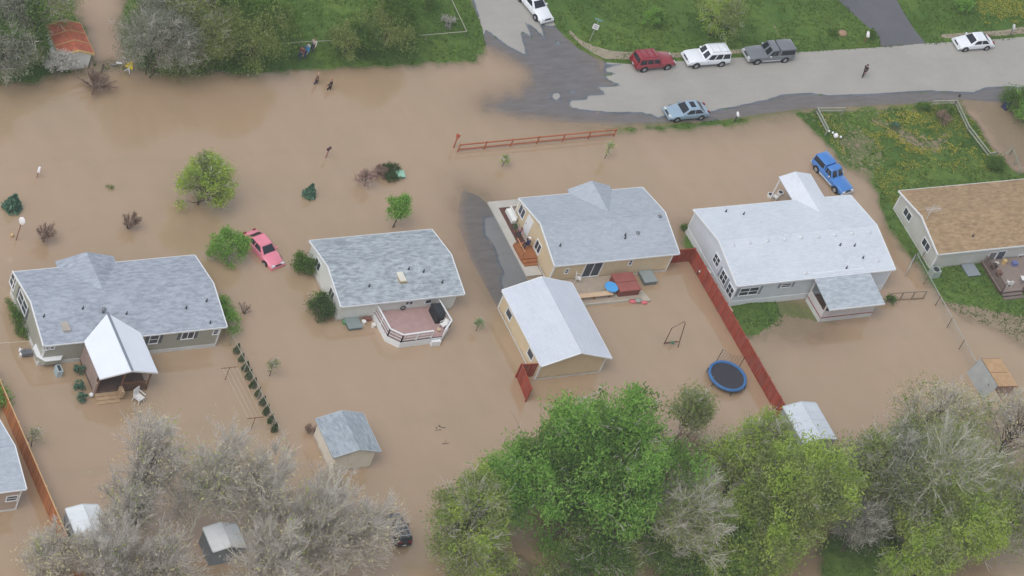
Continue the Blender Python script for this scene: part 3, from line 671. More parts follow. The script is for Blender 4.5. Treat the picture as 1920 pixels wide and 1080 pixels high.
# side roof wing at the back and the step in the roof
WNG = MB(); w0, w1, yb, yf = 32.0, 35.7, 8.05, 1.6; xm = 33.7
WNG.ext([(w0, yb, 2.95), (xm, yb, 3.5), (xm, yb, 3.4), (w0, yb, 2.85)], (0, yf-yb, 0)); WNG.ext([(xm, yb, 3.5), (w1, yb, 2.95), (w1, yb, 2.85), (xm, yb, 3.4)], (0, yf-yb, 0))
wo = WNG.build('carport_roof', shingles('shingles_wing', S(214, 219, 226), S(206, 212, 220), 'y', .1), H4['root'])
each('carport_post', [MB().box(x, x+.1, 7.8, 7.9, -.5, 2.9) for x in (w0+.1, w1-.2)], WHITE, H4['root'])
def porch4():
    r = H4['root']; x0, x1, y0, y1 = 29.55, 35.5, -8.0, -5.15
    RED = M('red_band', S(150, 62, 62), .7); WP = M('porch_panel', S(204, 200, 200), .7, .1)
    g = MB().ext([(29.3, -8.75, 2.62), (29.3, -4.6, 3.1), (29.3, -4.6, 3.0), (29.3, -8.75, 2.52)], (6.35, 0, 0)).build('porch_roof', SH_P, r)
    MB().box(29.3, 35.2, -4.62, -4.5, 3.02, 3.16).build('porch_flashing', WHITE, g)
    MB().box(29.32, 35.63, -8.80, -8.752, 2.46, 2.63).build('porch_fascia', WHITE, g)
    a = MB(); b = MB(); c = MB()
    a.box(x0, x1, y0, y0+.06, -.5, .55); a.box(x0, x0+.06, y0+.06, y1, -.5, .55)
    b.box(x0-.03, x1+.01, y0-.03, y0+.08, .56, .64); b.box(x0-.03, x0+.08, y0+.08, y1, .56, .64)
    c.box(x0, x1, y0, y0+.06, .65, 1.45); c.box(x0, x0+.06, y0+.06, y1, .65, 1.45)
    a.build('porch_base', SKIRT, r); b.build('porch_band', RED, r); c.build('porch_panel', WP, r)
    MB().box(x0+.07, x1, y0+.07, y1, .5, .62).build('porch_floor', WOODD, r)
    each('porch_post', [MB().box(x-.02, x+.1, y-.02, y+.1, -.5, 2.58) for x, y in ((x0, y0), (x1-.1, y0), ((x0+x1)/2, y0), (x0, y1-.12))], WP, r)
porch4()

# 5 brown-roofed house, right edge
H5 = building('house', 'pale grey house with tan brown shingle roof at the right edge above green lawn', 'house', 44.7, 66.0, -3.4, 5.15, 2.6, 3.5, 'x', (.42, .4, .3, .2), SD_GREY, SH_E, skirt=SKIRT, sk=.2, fas=.17)
winpx(H5, 'W', 1702, 402, 1.25, .8, cols=2, rows=1); winpx(H5, 'W', 1736.5, 459, 1.25, .8, cols=2, rows=1)
winpx(H5, 'S', 1916, 481, .9, .45, cols=2, rows=1); door(H5, 'S', 1872, 484, 1.0, 2.0, M('dark_door', S(88, 94, 106), .4)); door(H5, 'S', 1857, 486, .9, 2.0, M('glazed_door', S(120, 118, 116), .3))
roof_vents(H5, [(1824, 443)], 'pipe')
# tv aerial on the roof
p = on_roof(1737, 411, H5['f'])
ae = MB().tube([(p[0], p[1], p[2]-.1), (p[0], p[1], p[2]+2.1)], .03, 6)
for i in range(9): z = p[2]+.9+.0; ae.bar((p[0]-.9+.2*i+.3, p[1]-.4, z+.5), (p[0]-.9+.2*i+.3, p[1]+.4, z+.5), .02)
ae.bar((p[0]-.7, p[1], p[2]+1.4), (p[0]+1.1, p[1], p[2]+1.4), .03)
tag(ae.build('aerial', M('aerial_metal', S(206, 206, 204), .5)), 'thin pale television aerial on the tan brown roof', 'aerial')
# 6 house cut by the left edge
H6 = building('house', 'taupe house with pale blue grey roof cut off by the left edge', 'house', -68, -53.65, -18.15, -10.6, 2.85, 3.8, 'x', (.3, .3, .2, .2), SD_TAUPE, shingles('shingles_low', S(178, 186, 196), S(166, 174, 184), 'x', .3), skirt=SKIRT, sk=.2)
winpx(H6, 'S', 22, 934, .85, .55, cols=1, rows=2)

# sheds
S1 = building('shed', 'cream garden shed with mottled grey shingles standing alone in the flooded yard', 'shed', -26.0, -21.5, -18.4, -14.0, 2.2, 2.9, 'y', (.3, .45, .15, .2), siding('shed_siding', S(222, 216, 202)), SH_F, trim=M('shed_trim', S(176, 182, 186), .7), corners=False)
def metal_shed(name, label, x0, x1, y0, y1, ez, rz, wallc, roofc, ins=.08, axis='y'):
    B = building(name, label, 'shed', x0, x1, y0, y1, ez, rz, axis, (ins,)*4, M(label[:12]+' wall', wallc, .6, .12), M(label[:12]+' roof', roofc, .45, .1, .8, fine=3), trim=M(label[:12]+' trim', dark(roofc, .85), .5), corners=False, t=.05, fas=.07)
    for k in range(int((y1-y0)/.9)):
        y = y0+.5+k*.9; xm = (x0+x1)/2
        MB().ext([(x0+.02, y, ez+.003), (xm, y, rz+.003), (x1-.02, y, ez+.003), (x1-.02, y, ez+.022), (xm, y, rz+.022), (x0+.02, y, ez+.022)], (0, .035, 0)).build('roof_rib', M(label[:12]+' roof', roofc), B['roof'])
    return B
metal_shed('shed', 'white metal shed beside the orange fence with bare branches over its roof', -50.75, -47.9, -23.85, -19.95, 2.0, 2.3, S(150, 156, 160), S(222, 228, 232))
metal_shed('shed', 'white shed mostly hidden behind bare twigs at the bottom left', -39.9, -36.9, -26.2, -23.6, 1.9, 2.35, S(120, 126, 130), S(224, 228, 230))
metal_shed('shed', 'pale grey metal shed with ridged roof at the end of the red fence', 19.3, 22.9, -23.2, -18.75, 1.9, 2.3, S(150, 156, 162), S(204, 212, 220))
def ply_shed():
    r = thing('shed', 'small weathered lean to shed with orange plywood roof by the wire fence', 'shed', (43.8, -18, 0))
    GW = M('weathered_grey_panel', S(160, 162, 160), .85, .2, 1); PW_ = M('plywood', S(190, 156, 118), .85, .22, 1.6)
    MB().ext([(43.0, -19.5, -.5), (45.2, -19.5, -.5), (45.2, -19.5, 1.62), (43.0, -19.5, 1.92)], (0, 3.2, 0)).build('wall', M('pink_brown_boards', S(160, 136, 124), .85), r)
    MB().ext([(42.1, -19.6, -.4), (42.2, -19.6, -.4), (43.02, -19.6, 1.9), (42.95, -19.6, 2.0)], (0, 3.5, 0)).build('side_panel', GW, r)
    MB().ext([(42.1, -21.5, -.4), (42.2, -21.5, -.4), (42.9, -21.5, 1.45), (42.8, -21.5, 1.55)], (0, 1.88, 0)).build('side_panel', M('tan_panel', S(184, 166, 140), .85), r)
    for k in range(2):
        y = -19.7+1.75*k
        MB().ext([(42.98, y, 2.02), (45.4, y, 1.70), (45.4, y+1.7, 1.70), (42.98, y+1.7, 2.02)], (0, 0, .04)).build('roof_sheet', PW_, r)
    each('roof_edge', [MB().bar((42.98, y, 1.98), (45.4, y, 1.66), .05, .08) for y in (-19.74, -16.2)], M('rusty_edge', S(134, 84, 66), .8), r)
ply_shed()
# rusty roofed shed, top left
RU = building('shed', 'small white shed with rusty red roof beside the white flowering shrub', 'shed', -34.4, -31.0, 31.2, 35.4, 2.0, 2.6, 'y', (.2, .2, .2, .2), SD_WHITE, None or M('rusty_roof', S(188, 108, 82), .85, .35, 1.4, fine=6), trim=M('rusty_trim', S(196, 168, 112), .8), corners=False)
for k in range(4):
    y = 31.3+k*1.33
    rr = MB().ext([(-34.38, y-.045, 2.015), (-32.7, y-.045, 2.615), (-31.02, y-.045, 2.015), (-31.02, y-.045, 2.045), (-32.7, y-.045, 2.645), (-34.38, y-.045, 2.045)], (0, .09, 0))
    rr.build('roof_batten', M('tan_batten', S(190, 160, 112), .8), RU['roof'])
# ------------------------------------------------------------------ fences
def G(px, py, z=0): p = P(px, py, z); return np.array([p[0], p[1]])
REDW = plankmat('red_stained_wood', S(150, 66, 46))
ORW = plankmat('orange_wood', S(172, 110, 66))
def plank_fence(name, label, pts, h, mat, capm=None, group=None, pd=2.4, side=-1, z0=-.4):
    r = thing(name, label, 'fence', (pts[0][0], pts[0][1], 0), group)
    pn = MB()
    for (xa, ya), (xb, yb) in zip(pts[:-1], pts[1:]):
        L = math.hypot(xb-xa, yb-ya); ux, uy = (xb-xa)/L, (yb-ya)/L; n = int(L/.15)
        for i in range(n):
            t0, t1 = i*L/n, (i+1)*L/n-.012; hh = h+rnd.uniform(-.015, .015); d = .01*(i % 2)
            pn.bar((xa+ux*(t0+t1)/2-uy*d, ya+uy*(t0+t1)/2+ux*d, z0), (xa+ux*(t0+t1)/2-uy*d, ya+uy*(t0+t1)/2+ux*d, hh), t1-t0 if abs(ux) > abs(uy) else .02, .02 if abs(ux) > abs(uy) else t1-t0)
        k = max(1, round(L/pd))
        for i in range(k+1):
            x, y = xa+ux*L*i/k-uy*.08*side, ya+uy*L*i/k+ux*.08*side
            MB().box(x-.06, x+.06, y-.06, y+.06, z0, h+.05).build('post', capm or mat, r)
        cc = MB().bar((xa, ya, h+.03), (xb, yb, h+.03), .1, .035).build('top_rail', capm or mat, r)
    pn.build('panel', mat, r)
    return r
plank_fence('privacy_fence', 'long rust red board fence running down past the trampoline', [(17.3, 1.05), (19.55, 1.05), (19.75, -19.8)], 1.75, REDW, side=1)
plank_fence('privacy_fence', 'short rust red board fence at the front corner of the garage', [(-2.3, -10.5), (-4.05, -10.35), (-4.3, -13.2)], 1.7, REDW)
plank_fence('privacy_fence', 'orange brown board fence slanting along the left edge', [(-51.9, -3.4), (-51.75, -8.0), (-51.4, -22.0), (-51.3, -27)], 1.75, ORW, M('pale_cap', S(206, 168, 124), .8), side=1)

def rail_fence(label, pts, h, mat, rails=(.45, .95), step=2.8, r_=.055, name='rail_fence', cat='fence', pr=.07, z0=-.5, group=None):
    r = thing(name, label, cat, (pts[0][0], pts[0][1], 0), group)
    for (xa, ya), (xb, yb) in zip(pts[:-1], pts[1:]):
        L = math.hypot(xb-xa, yb-ya); k = max(1, round(L/step))
        for i in range(k+1):
            x, y = xa+(xb-xa)*i/k, ya+(yb-ya)*i/k
            MB().tube([(x, y, z0), (x, y, h+rnd.uniform(-.03, .05))], pr, 7).build('post', mat, r)
        for z in rails:
            MB().bar((xa, ya, z*h/1.0), (xb, yb, z*h/1.0+rnd.uniform(-.03, .03)), r_*2, r_*1.6).build('rail', mat, r)
    return r
ORR = M('orange_rail', S(170, 98, 66), .85, .2)
rail_fence('weathered orange split rail fence standing in the open flood water', [(1.65, 17.35), (19.0, 17.75)], 1.0, ORR, (.3, .92), 2.9)
WR = M('grey_white_rail', S(158, 160, 148), .85, .25, 2)
a, b_, c_ = G(1578, 215), G(1527, 215), G(1547, 254)
rail_fence('short L shaped white rail fence at the west corner of the dandelion lawn', [tuple(a), tuple(b_), tuple(c_)], 1.0, WR, (.55, .95), 2.6, .06)
a, b_, c_, d_ = G(1745, 202), G(1788, 201), G(1812, 250), G(1851, 300)
rail_fence('bent white rail fence along the east side of the dandelion lawn', [tuple(a), tuple(b_), tuple(c_), tuple(d_), tuple(G(1864, 297))], 1.0, WR, (.55, .95), 2.6, .06)
BR = M('brown_rail', S(140, 126, 108), .85, .15)
rail_fence('low wooden gate fence between the white house porch and wire fence', [tuple(G(1665, 564)), tuple(G(1730, 560))], 1.1, BR, (.1, .95), 1.3, .045)
TR = M('thin_rail', S(168, 166, 150), .8, .1)
a = [G(500, 97), G(560, 92), G(720, 85), G(870, 72), G(836, 0), G(815, -50)]
rail_fence('thin pale wire and rail fence crossing the grass behind the round trees', [tuple(x) for x in a], 1.0, TR, (.95,), 5, .03, pr=.035)

def wire_fence(label, pts, h, step, topmat, pm, mesh=True, z0=-.4):
    r = thing('wire_fence', label, 'fence', (pts[0][0], pts[0][1], 0))
    wr = MB()
    for (xa, ya), (xb, yb) in zip(pts[:-1], pts[1:]):
        L = math.hypot(xb-xa, yb-ya); k = max(1, round(L/step))
        for i in range(k+1):
            x, y = xa+(xb-xa)*i/k, ya+(yb-ya)*i/k
            MB().tube([(x, y, z0), (x, y, h+.04)], .045, 6).build('post', pm, r)
        MB().tube([(xa, ya, h), (xb, yb, h)], .035, 6).build('top_rail', topmat, r)
        if mesh:
            n = int(L/.18)
            for i in range(n):
                for s in (0, 1):
                    t0 = i*L/n; x, y = xa+(xb-xa)*i/n, ya+(yb-ya)*i/n; x2, y2 = xa+(xb-xa)*min(n, i+5)/n, ya+(yb-ya)*min(n, i+5)/n
                    wr.bar((x, y, .05 if s else h-.05), (x2, y2, h-.05 if s else .05), .004)
    if mesh: wr.build('mesh', topmat, r)
    return r
GALV = M('galvanised', S(172, 176, 172), .5, .1, metal=.2)
wire_fence('chain link fence running down from the brown roofed house to the plywood shed', [(44.6, -1.9), (43.6, -2.0), (42.7, -18.8), (42.6, -21.5)], 1.35, 2.9, GALV, M('brown_post', S(120, 100, 88), .8))
wire_fence('chain link fence beside the row of small dark hedge shrubs', [(-29.5, -3.2), (-28.9, -15.8)], 1.2, 3.1, M('pale_link', S(158, 154, 140), .6), M('pale_link', S(158, 154, 140), .6))
rail_fence('pale wire fence piece touching the left wall of the grey green house', [(-54, -.9), (-47.6, -1.2)], 1.0, M('pale_wire', S(196, 184, 170), .7), (.97,), 3.2, .02, pr=.03)
rail_fence('short pale rail joining the grey green house to the hedge fence', [(-30.8, -2.0), (-29.5, -2.1)], 1.1, M('pale_wire', S(196, 184, 170), .7), (.97,), 1.5, .02, pr=.03)
rail_fence('thin green rail fence at the far right behind the lawn', [tuple(G(1878, 300)), tuple(G(1893, 290)), tuple(G(1908, 330))], 1.0, M('green_rail', S(140, 156, 140), .8), (.9,), 2, .03, pr=.04)
rail_fence('low grey rail fence joining the corner of the brown roofed house', [(43.6, -1.9), (41.9, -3.6)], 1.1, GALV, (.3, .95), 2, .03, pr=.04)

# ------------------------------------------------------------------ vehicles
def lerp(a, b, t): return a+(b-a)*t
WELL = M('wheel_well', S(26, 27, 29), .9, .1); RIM = M('wheel_rim', S(160, 162, 166), .35, .1, metal=.4)
LAMP = M('headlight_lens', S(210, 214, 216), .15, .05); TAIL = M('tail_light_lens', S(130, 30, 30), .25, .1)
PLATE = M('number_plate', S(200, 202, 200), .5, .05)
def car(name, label, kind, px, py, deg, pm, L=4.7, W=1.8, H=1.42, z=0.0, group=None, cat='car', trim=None, rack=False, roofpaint=None, lower=None, sunroof=False):
    p = P(px, py, .7); root = thing(name, label, cat, (p[0], p[1], z), group, rz=R(deg)); hw = W/2
    suv = kind in ('suv', 'pickup')
    zb = .98 if suv else .86; z0 = .34 if suv else .22
    if suv: st = [(-.5, .60, .88), (-.49, zb-.05, .95), (-.46, zb, .985), (-.2, zb, 1), (.12, zb, 1), (.19, zb+.03, .995), (.24, zb+.02, .985), (.42, zb-.05, .955), (.475, zb-.12, .93), (.497, .68, .88), (.5, .5, .85)]
    else: st = [(-.5, .50, .80), (-.485, .72, .88), (-.44, .83, .93), (-.32, .87, .975), (-.12, zb, 1), (.12, zb, 1), (.20, .86, .99), (.30, .78, .97), (.42, .68, .93), (.475, .58, .86), (.5, .42, .76)]
    vs = []; n = 11
    for fx, zt, wf in st:
        x = fx*L; wv = hw*wf; lo = z0 + (.1 if abs(fx) > .47 else 0)
        sec = [(-wv*.90, lo), (-wv*.985, lo+.12), (-wv, lerp(lo, zt, .55)), (-wv*.97, zt-.07), (-wv*.88, zt-.01), (0, zt+.035)]
        sec += [(-a, b) for a, b in sec[-2::-1]]
        vs += [(x, a, b) for a, b in sec]
    ns = len(st); fs = [(i*n+j, (i+1)*n+j, (i+1)*n+(j+1) % n, i*n+(j+1) % n) for i in range(ns-1) for j in range(n)]
    fs += [tuple(range(n)), tuple((ns-1)*n+k for k in range(n-1, -1, -1))]
    B = MB().add(vs, fs)
    if suv: hs = [(-.485, -.455, .02, .135)] if kind == 'suv' else [(-.49, -.475, -.145, -.14), (-.125, -.105, .03, .13)]
    else: hs = [(-.40, -.235, .03, .205)]
    gh = []
    for a, b_, c_, d_ in hs:
        a, b_, c_, d_ = a*L, b_*L, c_*L, d_*L; wb, wt = hw*.93, hw*(.80 if suv else .72); z1 = zb-.02; z2 = H-.06; hc = (z1+z2)/2
        xs0 = [a, lerp(a, d_, .12), lerp(a, d_, .5), lerp(a, d_, .88), d_]
        rings = []
        for t_, w_, zz in ((0, wb, z1), (.5, lerp(wb, wt, .45), hc), (1, wt, z2)):
            x0_, x1_ = lerp(a, b_, t_), lerp(d_, c_, t_); rings.append([(x0_, -w_*.96, zz), (x0_-.0, 0, zz), (x0_, w_*.96, zz), (lerp(x0_, x1_, .1), w_, zz), (lerp(x0_, x1_, .9), w_, zz), (x1_, w_*.94, zz), (x1_+.05, 0, zz), (x1_, -w_*.94, zz), (lerp(x0_, x1_, .9), -w_, zz), (lerp(x0_, x1_, .1), -w_, zz)])
        ri = [(lerp((b_+c_)/2, q[0], .90), q[1]*.90, H) for q in rings[2]]
        V = rings[0]+rings[1]+rings[2]+ri; m_ = 10
        B.add(V, [(i*m_+j, i*m_+(j+1) % m_, (i+1)*m_+(j+1) % m_, (i+1)*m_+j) for i in range(3) for j in range(m_)]+[tuple(3*m_+j for j in range(m_))])
        gh.append((a, b_, c_, d_, wb, wt, z1, z2))
    body = B.build('body', pm, root, True)
    MB().box(-L*.40, L*.40, -hw*.84, hw*.84, z0-.08, z0+.16).build('underbody', WELL, body)
    def panel(nm, quad, out, par=body, mt=CARGLASS):
        MB().ext([Vector(q) for q in quad], Vector(out)*.014).build(nm, mt, par)
    for gi, (a, b_, c_, d_, wb, wt, z1, z2) in enumerate(gh):
        zz = lambda t_: lerp(z1, z2, t_)
        if not (kind == 'pickup' and gi == 0):
            t0, t1 = (.16, .92)
            panel('windshield', [(lerp(d_, c_, t0)+.02, -lerp(wb, wt, t0)*.84, zz(t0)), (lerp(d_, c_, t0)+.02, lerp(wb, wt, t0)*.84, zz(t0)), (lerp(d_, c_, t1)+.02, lerp(wb, wt, t1)*.84, zz(t1)), (lerp(d_, c_, t1)+.02, -lerp(wb, wt, t1)*.84, zz(t1))], (1, 0, .9))
        if gi == 0:
            t0, t1 = (.22, .88)
            panel('rear_window', [(lerp(a, b_, t0)-.008, -lerp(wb, wt, t0)*.8, zz(t0)), (lerp(a, b_, t1)-.008, -lerp(wb, wt, t1)*.8, zz(t1)), (lerp(a, b_, t1)-.008, lerp(wb, wt, t1)*.8, zz(t1)), (lerp(a, b_, t0)-.008, lerp(wb, wt, t0)*.8, zz(t0))], (-1, 0, .6))
        if kind == 'suv': sp = [(.04, .32), (.37, .63), (.68, .93)]
        elif kind == 'pickup': sp = [(.06, .92)] if gi == 0 else [(.10, .44), (.50, .90)]
        else: sp = [(.10, .47), (.51, .90)]
        for s in (-1, 1):
            for u0, u1 in sp:
                q = []
                for u, t_ in ((u0, .12), (u1, .12), (u1, .86), (u0, .86)):
                    q.append((lerp(lerp(a, b_, t_), lerp(d_, c_, t_), u), s*(lerp(wb, wt, t_)+.006), zz(t_)))
                panel('side_window', q, (0, s, .3))
    wr = .36 if suv else .31
    for fx in (-.30, .31):
        for s in (-1, 1):
            x = fx*L; y = s*(hw-.10)
            MB().tube([(x, s*(hw-.30), wr), (x, s*(hw+.012), wr)], wr+.07, 16).build('wheel_arch', WELL, body)
            wh = MB().tube([(x, s*(hw-.24), wr), (x, s*(hw+.03), wr)], [wr, wr], 16).build('wheel', BLACK, root)
            MB().tube([(x, s*(hw+.02), wr), (x, s*(hw+.045), wr)], [wr*.66, wr*.5], 12).build('rim', RIM, wh)
    tm = trim or pm
    for s, nm in ((1, 'front_bumper'), (-1, 'rear_bumper')):
        x0_, x1_ = (L*.475, L*.5+.06) if s > 0 else (-L*.5-.06, -L*.475)
        MB().box(x0_, x1_, -hw*.9, hw*.9, z0+.08, z0+.30).build(nm, tm, body)
    for s in (-1, 1):
        MB().box(L*.462, L*.5+.012, s*hw*.60-.17, s*hw*.60+.17, z0+.34, z0+.48).build('headlight', LAMP, body)
        MB().box(-L*.5-.012, -L*.47, s*hw*.62-.14, s*hw*.62+.14, z0+.34, z0+.60).build('tail_light', TAIL, body)
        mx = gh[-1][3]-.35
        y0_, y1_ = sorted((s*hw*.95, s*(hw+.14))); MB().box(mx-.07, mx+.07, y0_, y1_, zb+.0, zb+.14).build('mirror', tm, body)
    MB().box(L*.487, L*.5+.01, -hw*.42, hw*.42, z0+.32, z0+.48).build('grille', DARK, body)
    MB().box(-L*.5-.07, -L*.5-.06, -.16, .16, z0+.12, z0+.26).build('number_plate', PLATE, body)
    if lower:
        for s in (-1, 1): y0_, y1_ = sorted((s*hw*.97, s*(hw+.006))); MB().box(-L*.2, L*.2, y0_, y1_, z0+.02, z0+.17).build('side_trim', lower, body)
    if rack:
        a, b_, c_, d_ = gh[0][:4]; q = MB()
        for s in (-1, 1): q.bar((b_+.1, s*hw*.62, H+.06), (c_-.1, s*hw*.62, H+.06), .05)
        for k in (.15, .5, .85): q.bar((lerp(b_, c_, k), -hw*.62, H+.03), (lerp(b_, c_, k), hw*.62, H+.03), .05)
        q.build('roof_rack', rack, body)
    if sunroof:
        a, b_, c_, d_ = gh[0][:4]; MB().box(lerp(b_, c_, .35), lerp(b_, c_, .8), -hw*.42, hw*.42, H-.01, H+.012).build('sunroof', CARGLASS, body)
    return root
PW = paint('white_car_paint', S(228, 231, 236)); PRD = paint('red_car_paint', S(146, 44, 56)); PGY = paint('grey_car_paint', S(112, 116, 122)); PLB = paint('light_blue_paint', S(142, 164, 182))
PPK = paint('faded_pink_red_paint', S(232, 134, 154), .35); PBL = paint('blue_truck_paint', S(62, 124, 196)); PBK = paint('black_paint', S(40, 44, 52))
GP = 'cars parked along the dry road'
zr = .05
car('parked_car', 'white sedan at the top edge parked on the side street', 'sedan', 1003, 7, -78, PW, 4.7, 1.8, 1.42, zr, GP)
car('parked_car', 'dark red four wheel drive wagon parked first in the roadside row', 'suv', 1224, 113, 2, PRD, 4.5, 1.85, 1.68, zr, GP, rack=PRD, trim=M('maroon_trim', S(120, 40, 48), .5))
car('parked_car', 'white four wheel drive wagon parked between the red and grey vehicles', 'suv', 1324, 106, 180, PW, 4.9, 1.95, 1.75, zr, GP, rack=M('white_rack', S(210, 214, 218), .5))
car('parked_pickup', 'grey pickup truck with canopy over its bed parked on the road', 'pickup', 1441, 99, 180, PGY, 5.5, 1.9, 1.75, zr, GP, cat='pickup truck', trim=M('silver_trim', S(186, 188, 192), .35), lower=M('silver_trim', S(186, 188, 192), .35))
car('parked_car', 'light blue sedan parked at the wet lower edge of the road', 'sedan', 1288, 206, 181, PLB, 4.6, 1.8, 1.42, .0, GP, sunroof=True)
car('parked_car', 'white sedan parked by the gravel verge at the far right', 'sedan', 1826, 77, 180, PW, 4.5, 1.75, 1.4, zr, GP)
CP = car('flooded_car', 'pink red sedan standing alone in the deep brown water', 'sedan', 496, 461, -73, PPK, 4.5, 1.78, 1.4, -.28)
car('blue_pickup', 'bright blue pickup truck with canopy beside the white house', 'pickup', 1562, 327, -77, PBL, 4.9, 1.8, 1.7, -.08, cat='pickup truck', trim=M('chrome_trim', S(196, 200, 206), .3), lower=M('blue_white_stripe', S(190, 206, 224), .4))
car('dark_vehicle', 'small black vehicle half hidden by twigs near the bottom edge', 'suv', 748, 990, 88, PBK, 3.2, 1.45, 1.35, -.1, cat='vehicle', rack=M('grey_rack', S(150, 156, 164), .4))

# ------------------------------------------------------------------ people
SKIN = M('skin', S(186, 142, 118), .6, .08)
def skin_obj(name, pts, edges, rad, mat, parent, rootv=0, sub=1):
    me = bpy.data.meshes.new(name); me.from_pydata([tuple(map(float, p)) for p in pts], edges, [])
    o = bpy.data.objects.new(name, me); COL.objects.link(o); o.parent = parent; me.materials.append(mat)
    md = o.modifiers.new('skin', 'SKIN'); md.use_smooth_shade = True
    sv = me.skin_vertices[0].data if me.skin_vertices else None
    if sv is None:
        # the modifier alone adds no layer here: make it through bmesh
        import bmesh
        bm = bmesh.new(); bm.from_mesh(me); bm.verts.layers.skin.verify(); bm.to_mesh(me); bm.free(); sv = me.skin_vertices[0].data
    for i, v in enumerate(sv):
        r = rad[i]; v.radius = (r, r) if not hasattr(r, '__len__') else r; v.use_root = (i == rootv)
    ss = o.modifiers.new('sub', 'SUBSURF'); ss.levels = sub; ss.render_levels = sub
    return o
def person(label, loc, deg, shirt, legs, hair, z=0, arms=((.25, -.15), (-.2, -.15)), stride=.16, hat=None, bag=None, h=1.75, lean=.04, seated=False, skirtless=False, name='person'):
    root = thing(name, label, 'person', (loc[0], loc[1], z), None, rz=R(deg)); k = h/1.75
    # joints, x forward, y left
    pelvis = (0, 0, .95*k); chest = (lean, 0, 1.32*k); neck = (lean*1.5, 0, 1.49*k); head = (lean*1.9+.02, 0, 1.63*k)
    if seated: pelvis = (0, 0, .5); chest = (.03, 0, .88); neck = (.04, 0, 1.05); head = (.06, 0, 1.2)
    pts = [pelvis, chest, neck, head, (head[0]+.015, 0, head[2]+.09*k)]; ed = [(0, 1), (1, 2), (2, 3), (3, 4)]; rad = [(.13, .11), (.15, .11), .055, .092, .07]
    A = {}
    def chain(start, seq, rr):
        last = start
        for q, r in zip(seq, rr): pts.append(q); rad.append(r); ed.append((last, len(pts)-1)); last = len(pts)-1
        return last
    dz = chest[2]+.08*k
    armpts = []
    for s, (fx, bend) in ((1, arms[0]), (-1, arms[1])):
        sh = (chest[0], s*.19, dz); el = (chest[0]+fx*.5, s*.25, dz-.28*k); wr = (el[0]+fx*.7+.05, s*.24, el[2]-.22*k if abs(fx) < .5 else el[2]+.0)
        l = chain(1, [sh, el, wr], [.055, .045, .032]); palm = (wr[0]+.02, wr[1], wr[2]-.07*k)
        l = chain(l, [palm], [.034])
        for j in range(4): chain(l, [(palm[0]-.03+.022*j, palm[1]-s*.005, palm[2]-.05), (palm[0]-.03+.024*j, palm[1]-s*.022, palm[2]-.085+.006*abs(j-1.5))], [.009, .008])
        chain(l, [(palm[0]+.045, palm[1]-s*.01, palm[2]-.01), (palm[0]+.055, palm[1]-s*.02, palm[2]-.045)], [.010, .009])
        armpts.append((sh, el, wr))
    legpts = []
    for s in (1, -1):
        if seated: hip, kn, an = (0.02, s*.1, .48), (.44, s*.12, .5), (.46, s*.12, .08)
        else: hip, kn, an = (0, s*.09, .88*k), (s*stride*.7+.03, s*.1, .49*k), (s*stride, s*.1, .08)
        l = chain(0, [hip, kn, an, (an[0]+.15, an[1], .04)], [.085, .056, .04, .035]); legpts.append((hip, kn, an))
    body = skin_obj('body', pts, ed, rad, SKIN, root)
    # face
    hx, hz_ = head[0], head[2]
    MB().ball((hx+.105, 0, hz_+.01), .02, .014, .022, 6, 5).build('nose', SKIN, body, True)
    for s in (-1, 1): MB().ball((hx+.088, s*.034, hz_+.035), .012, .013, .009, 6, 4).build('eye', DARK, body)
    MB().box(hx+.085, hx+.1, -.025, .025, hz_-.045, hz_-.034).build('mouth', M('lips', S(150, 90, 84), .6), body)
    # clothing follows the same joints, a little wider
    sm = M('shirt '+str(shirt), S(*shirt), .85, .12, 6); lm = M('trousers '+str(legs), S(*legs), .85, .15, 6)
    p2 = [(pelvis[0], 0, pelvis[2]+.02), chest, (neck[0]-.01, 0, neck[2]-.06)]; e2 = [(0, 1), (1, 2)]; r2 = [(.155, .135), (.178, .14), .09]
    for sh, el, wr in armpts:
        b0 = len(p2); p2 += [sh, el, tuple(lerp(e_, w_, .75) for e_, w_ in zip(el, wr))]; e2 += [(1, b0), (b0, b0+1), (b0+1, b0+2)]; r2 += [.075, .06, .048]
    skin_obj('shirt', p2, e2, r2, sm, root)
    p3 = [(0, 0, pelvis[2])]; e3 = []; r3 = [(.15, .13)]
    for hip, kn, an in legpts:
        b0 = len(p3); p3 += [hip, kn, (an[0], an[1], an[2]+.02)]; e3 += [(0, b0), (b0, b0+1), (b0+1, b0+2)]; r3 += [.105, .076, .062]
    skin_obj('trousers', p3, e3, r3, lm, root)
    for hip, kn, an in legpts: MB().ball((an[0]+.05, an[1], .05), .14, .055, .055, 8, 5).build('shoe', DARK, root, True)
    hm = M('hair '+str(hat or hair), S(*(hat or hair)), .9, .1)
    MB().ball((hx-.012, 0, hz_+.055), .108, .10, .10, 10, 7).build('hat' if hat else 'hair', hm, root, True)
    if hat: MB().lathe((hx+.01, 0, hz_+.07), [(.15, 0), (.15, .012)], 12).build('hat_brim', hm, root)
    if bag:
        MB().ball((chest[0]-.22, 0, chest[2]+.0), .13, .17, .24, 10, 7).build('backpack', M('bag '+str(bag), S(*bag), .8), root, True)
    return root
gg = lambda px, py, z=0: tuple(P(px, py, z)[:2])
person('person in a long black coat walking along the dry road', gg(1617, 144), 200, (50, 48, 46), (40, 40, 42), (60, 50, 44), z=.05, h=1.75)
person('person wading in pinkish top and dark trousers, left one of the wading pair', gg(592, 157), 160, (120, 84, 78), (52, 50, 58), (190, 160, 140), z=-.35, h=1.75)
person('person wading in dark clothes, right one of the wading pair', gg(617, 168), 150, (48, 40, 50), (44, 42, 48), (170, 130, 110), z=-.35, h=1.8)
person('person in white top standing on the grass by the thin fence', gg(583, 98), 230, (216, 208, 200), (70, 76, 96), (150, 116, 90), z=.15)
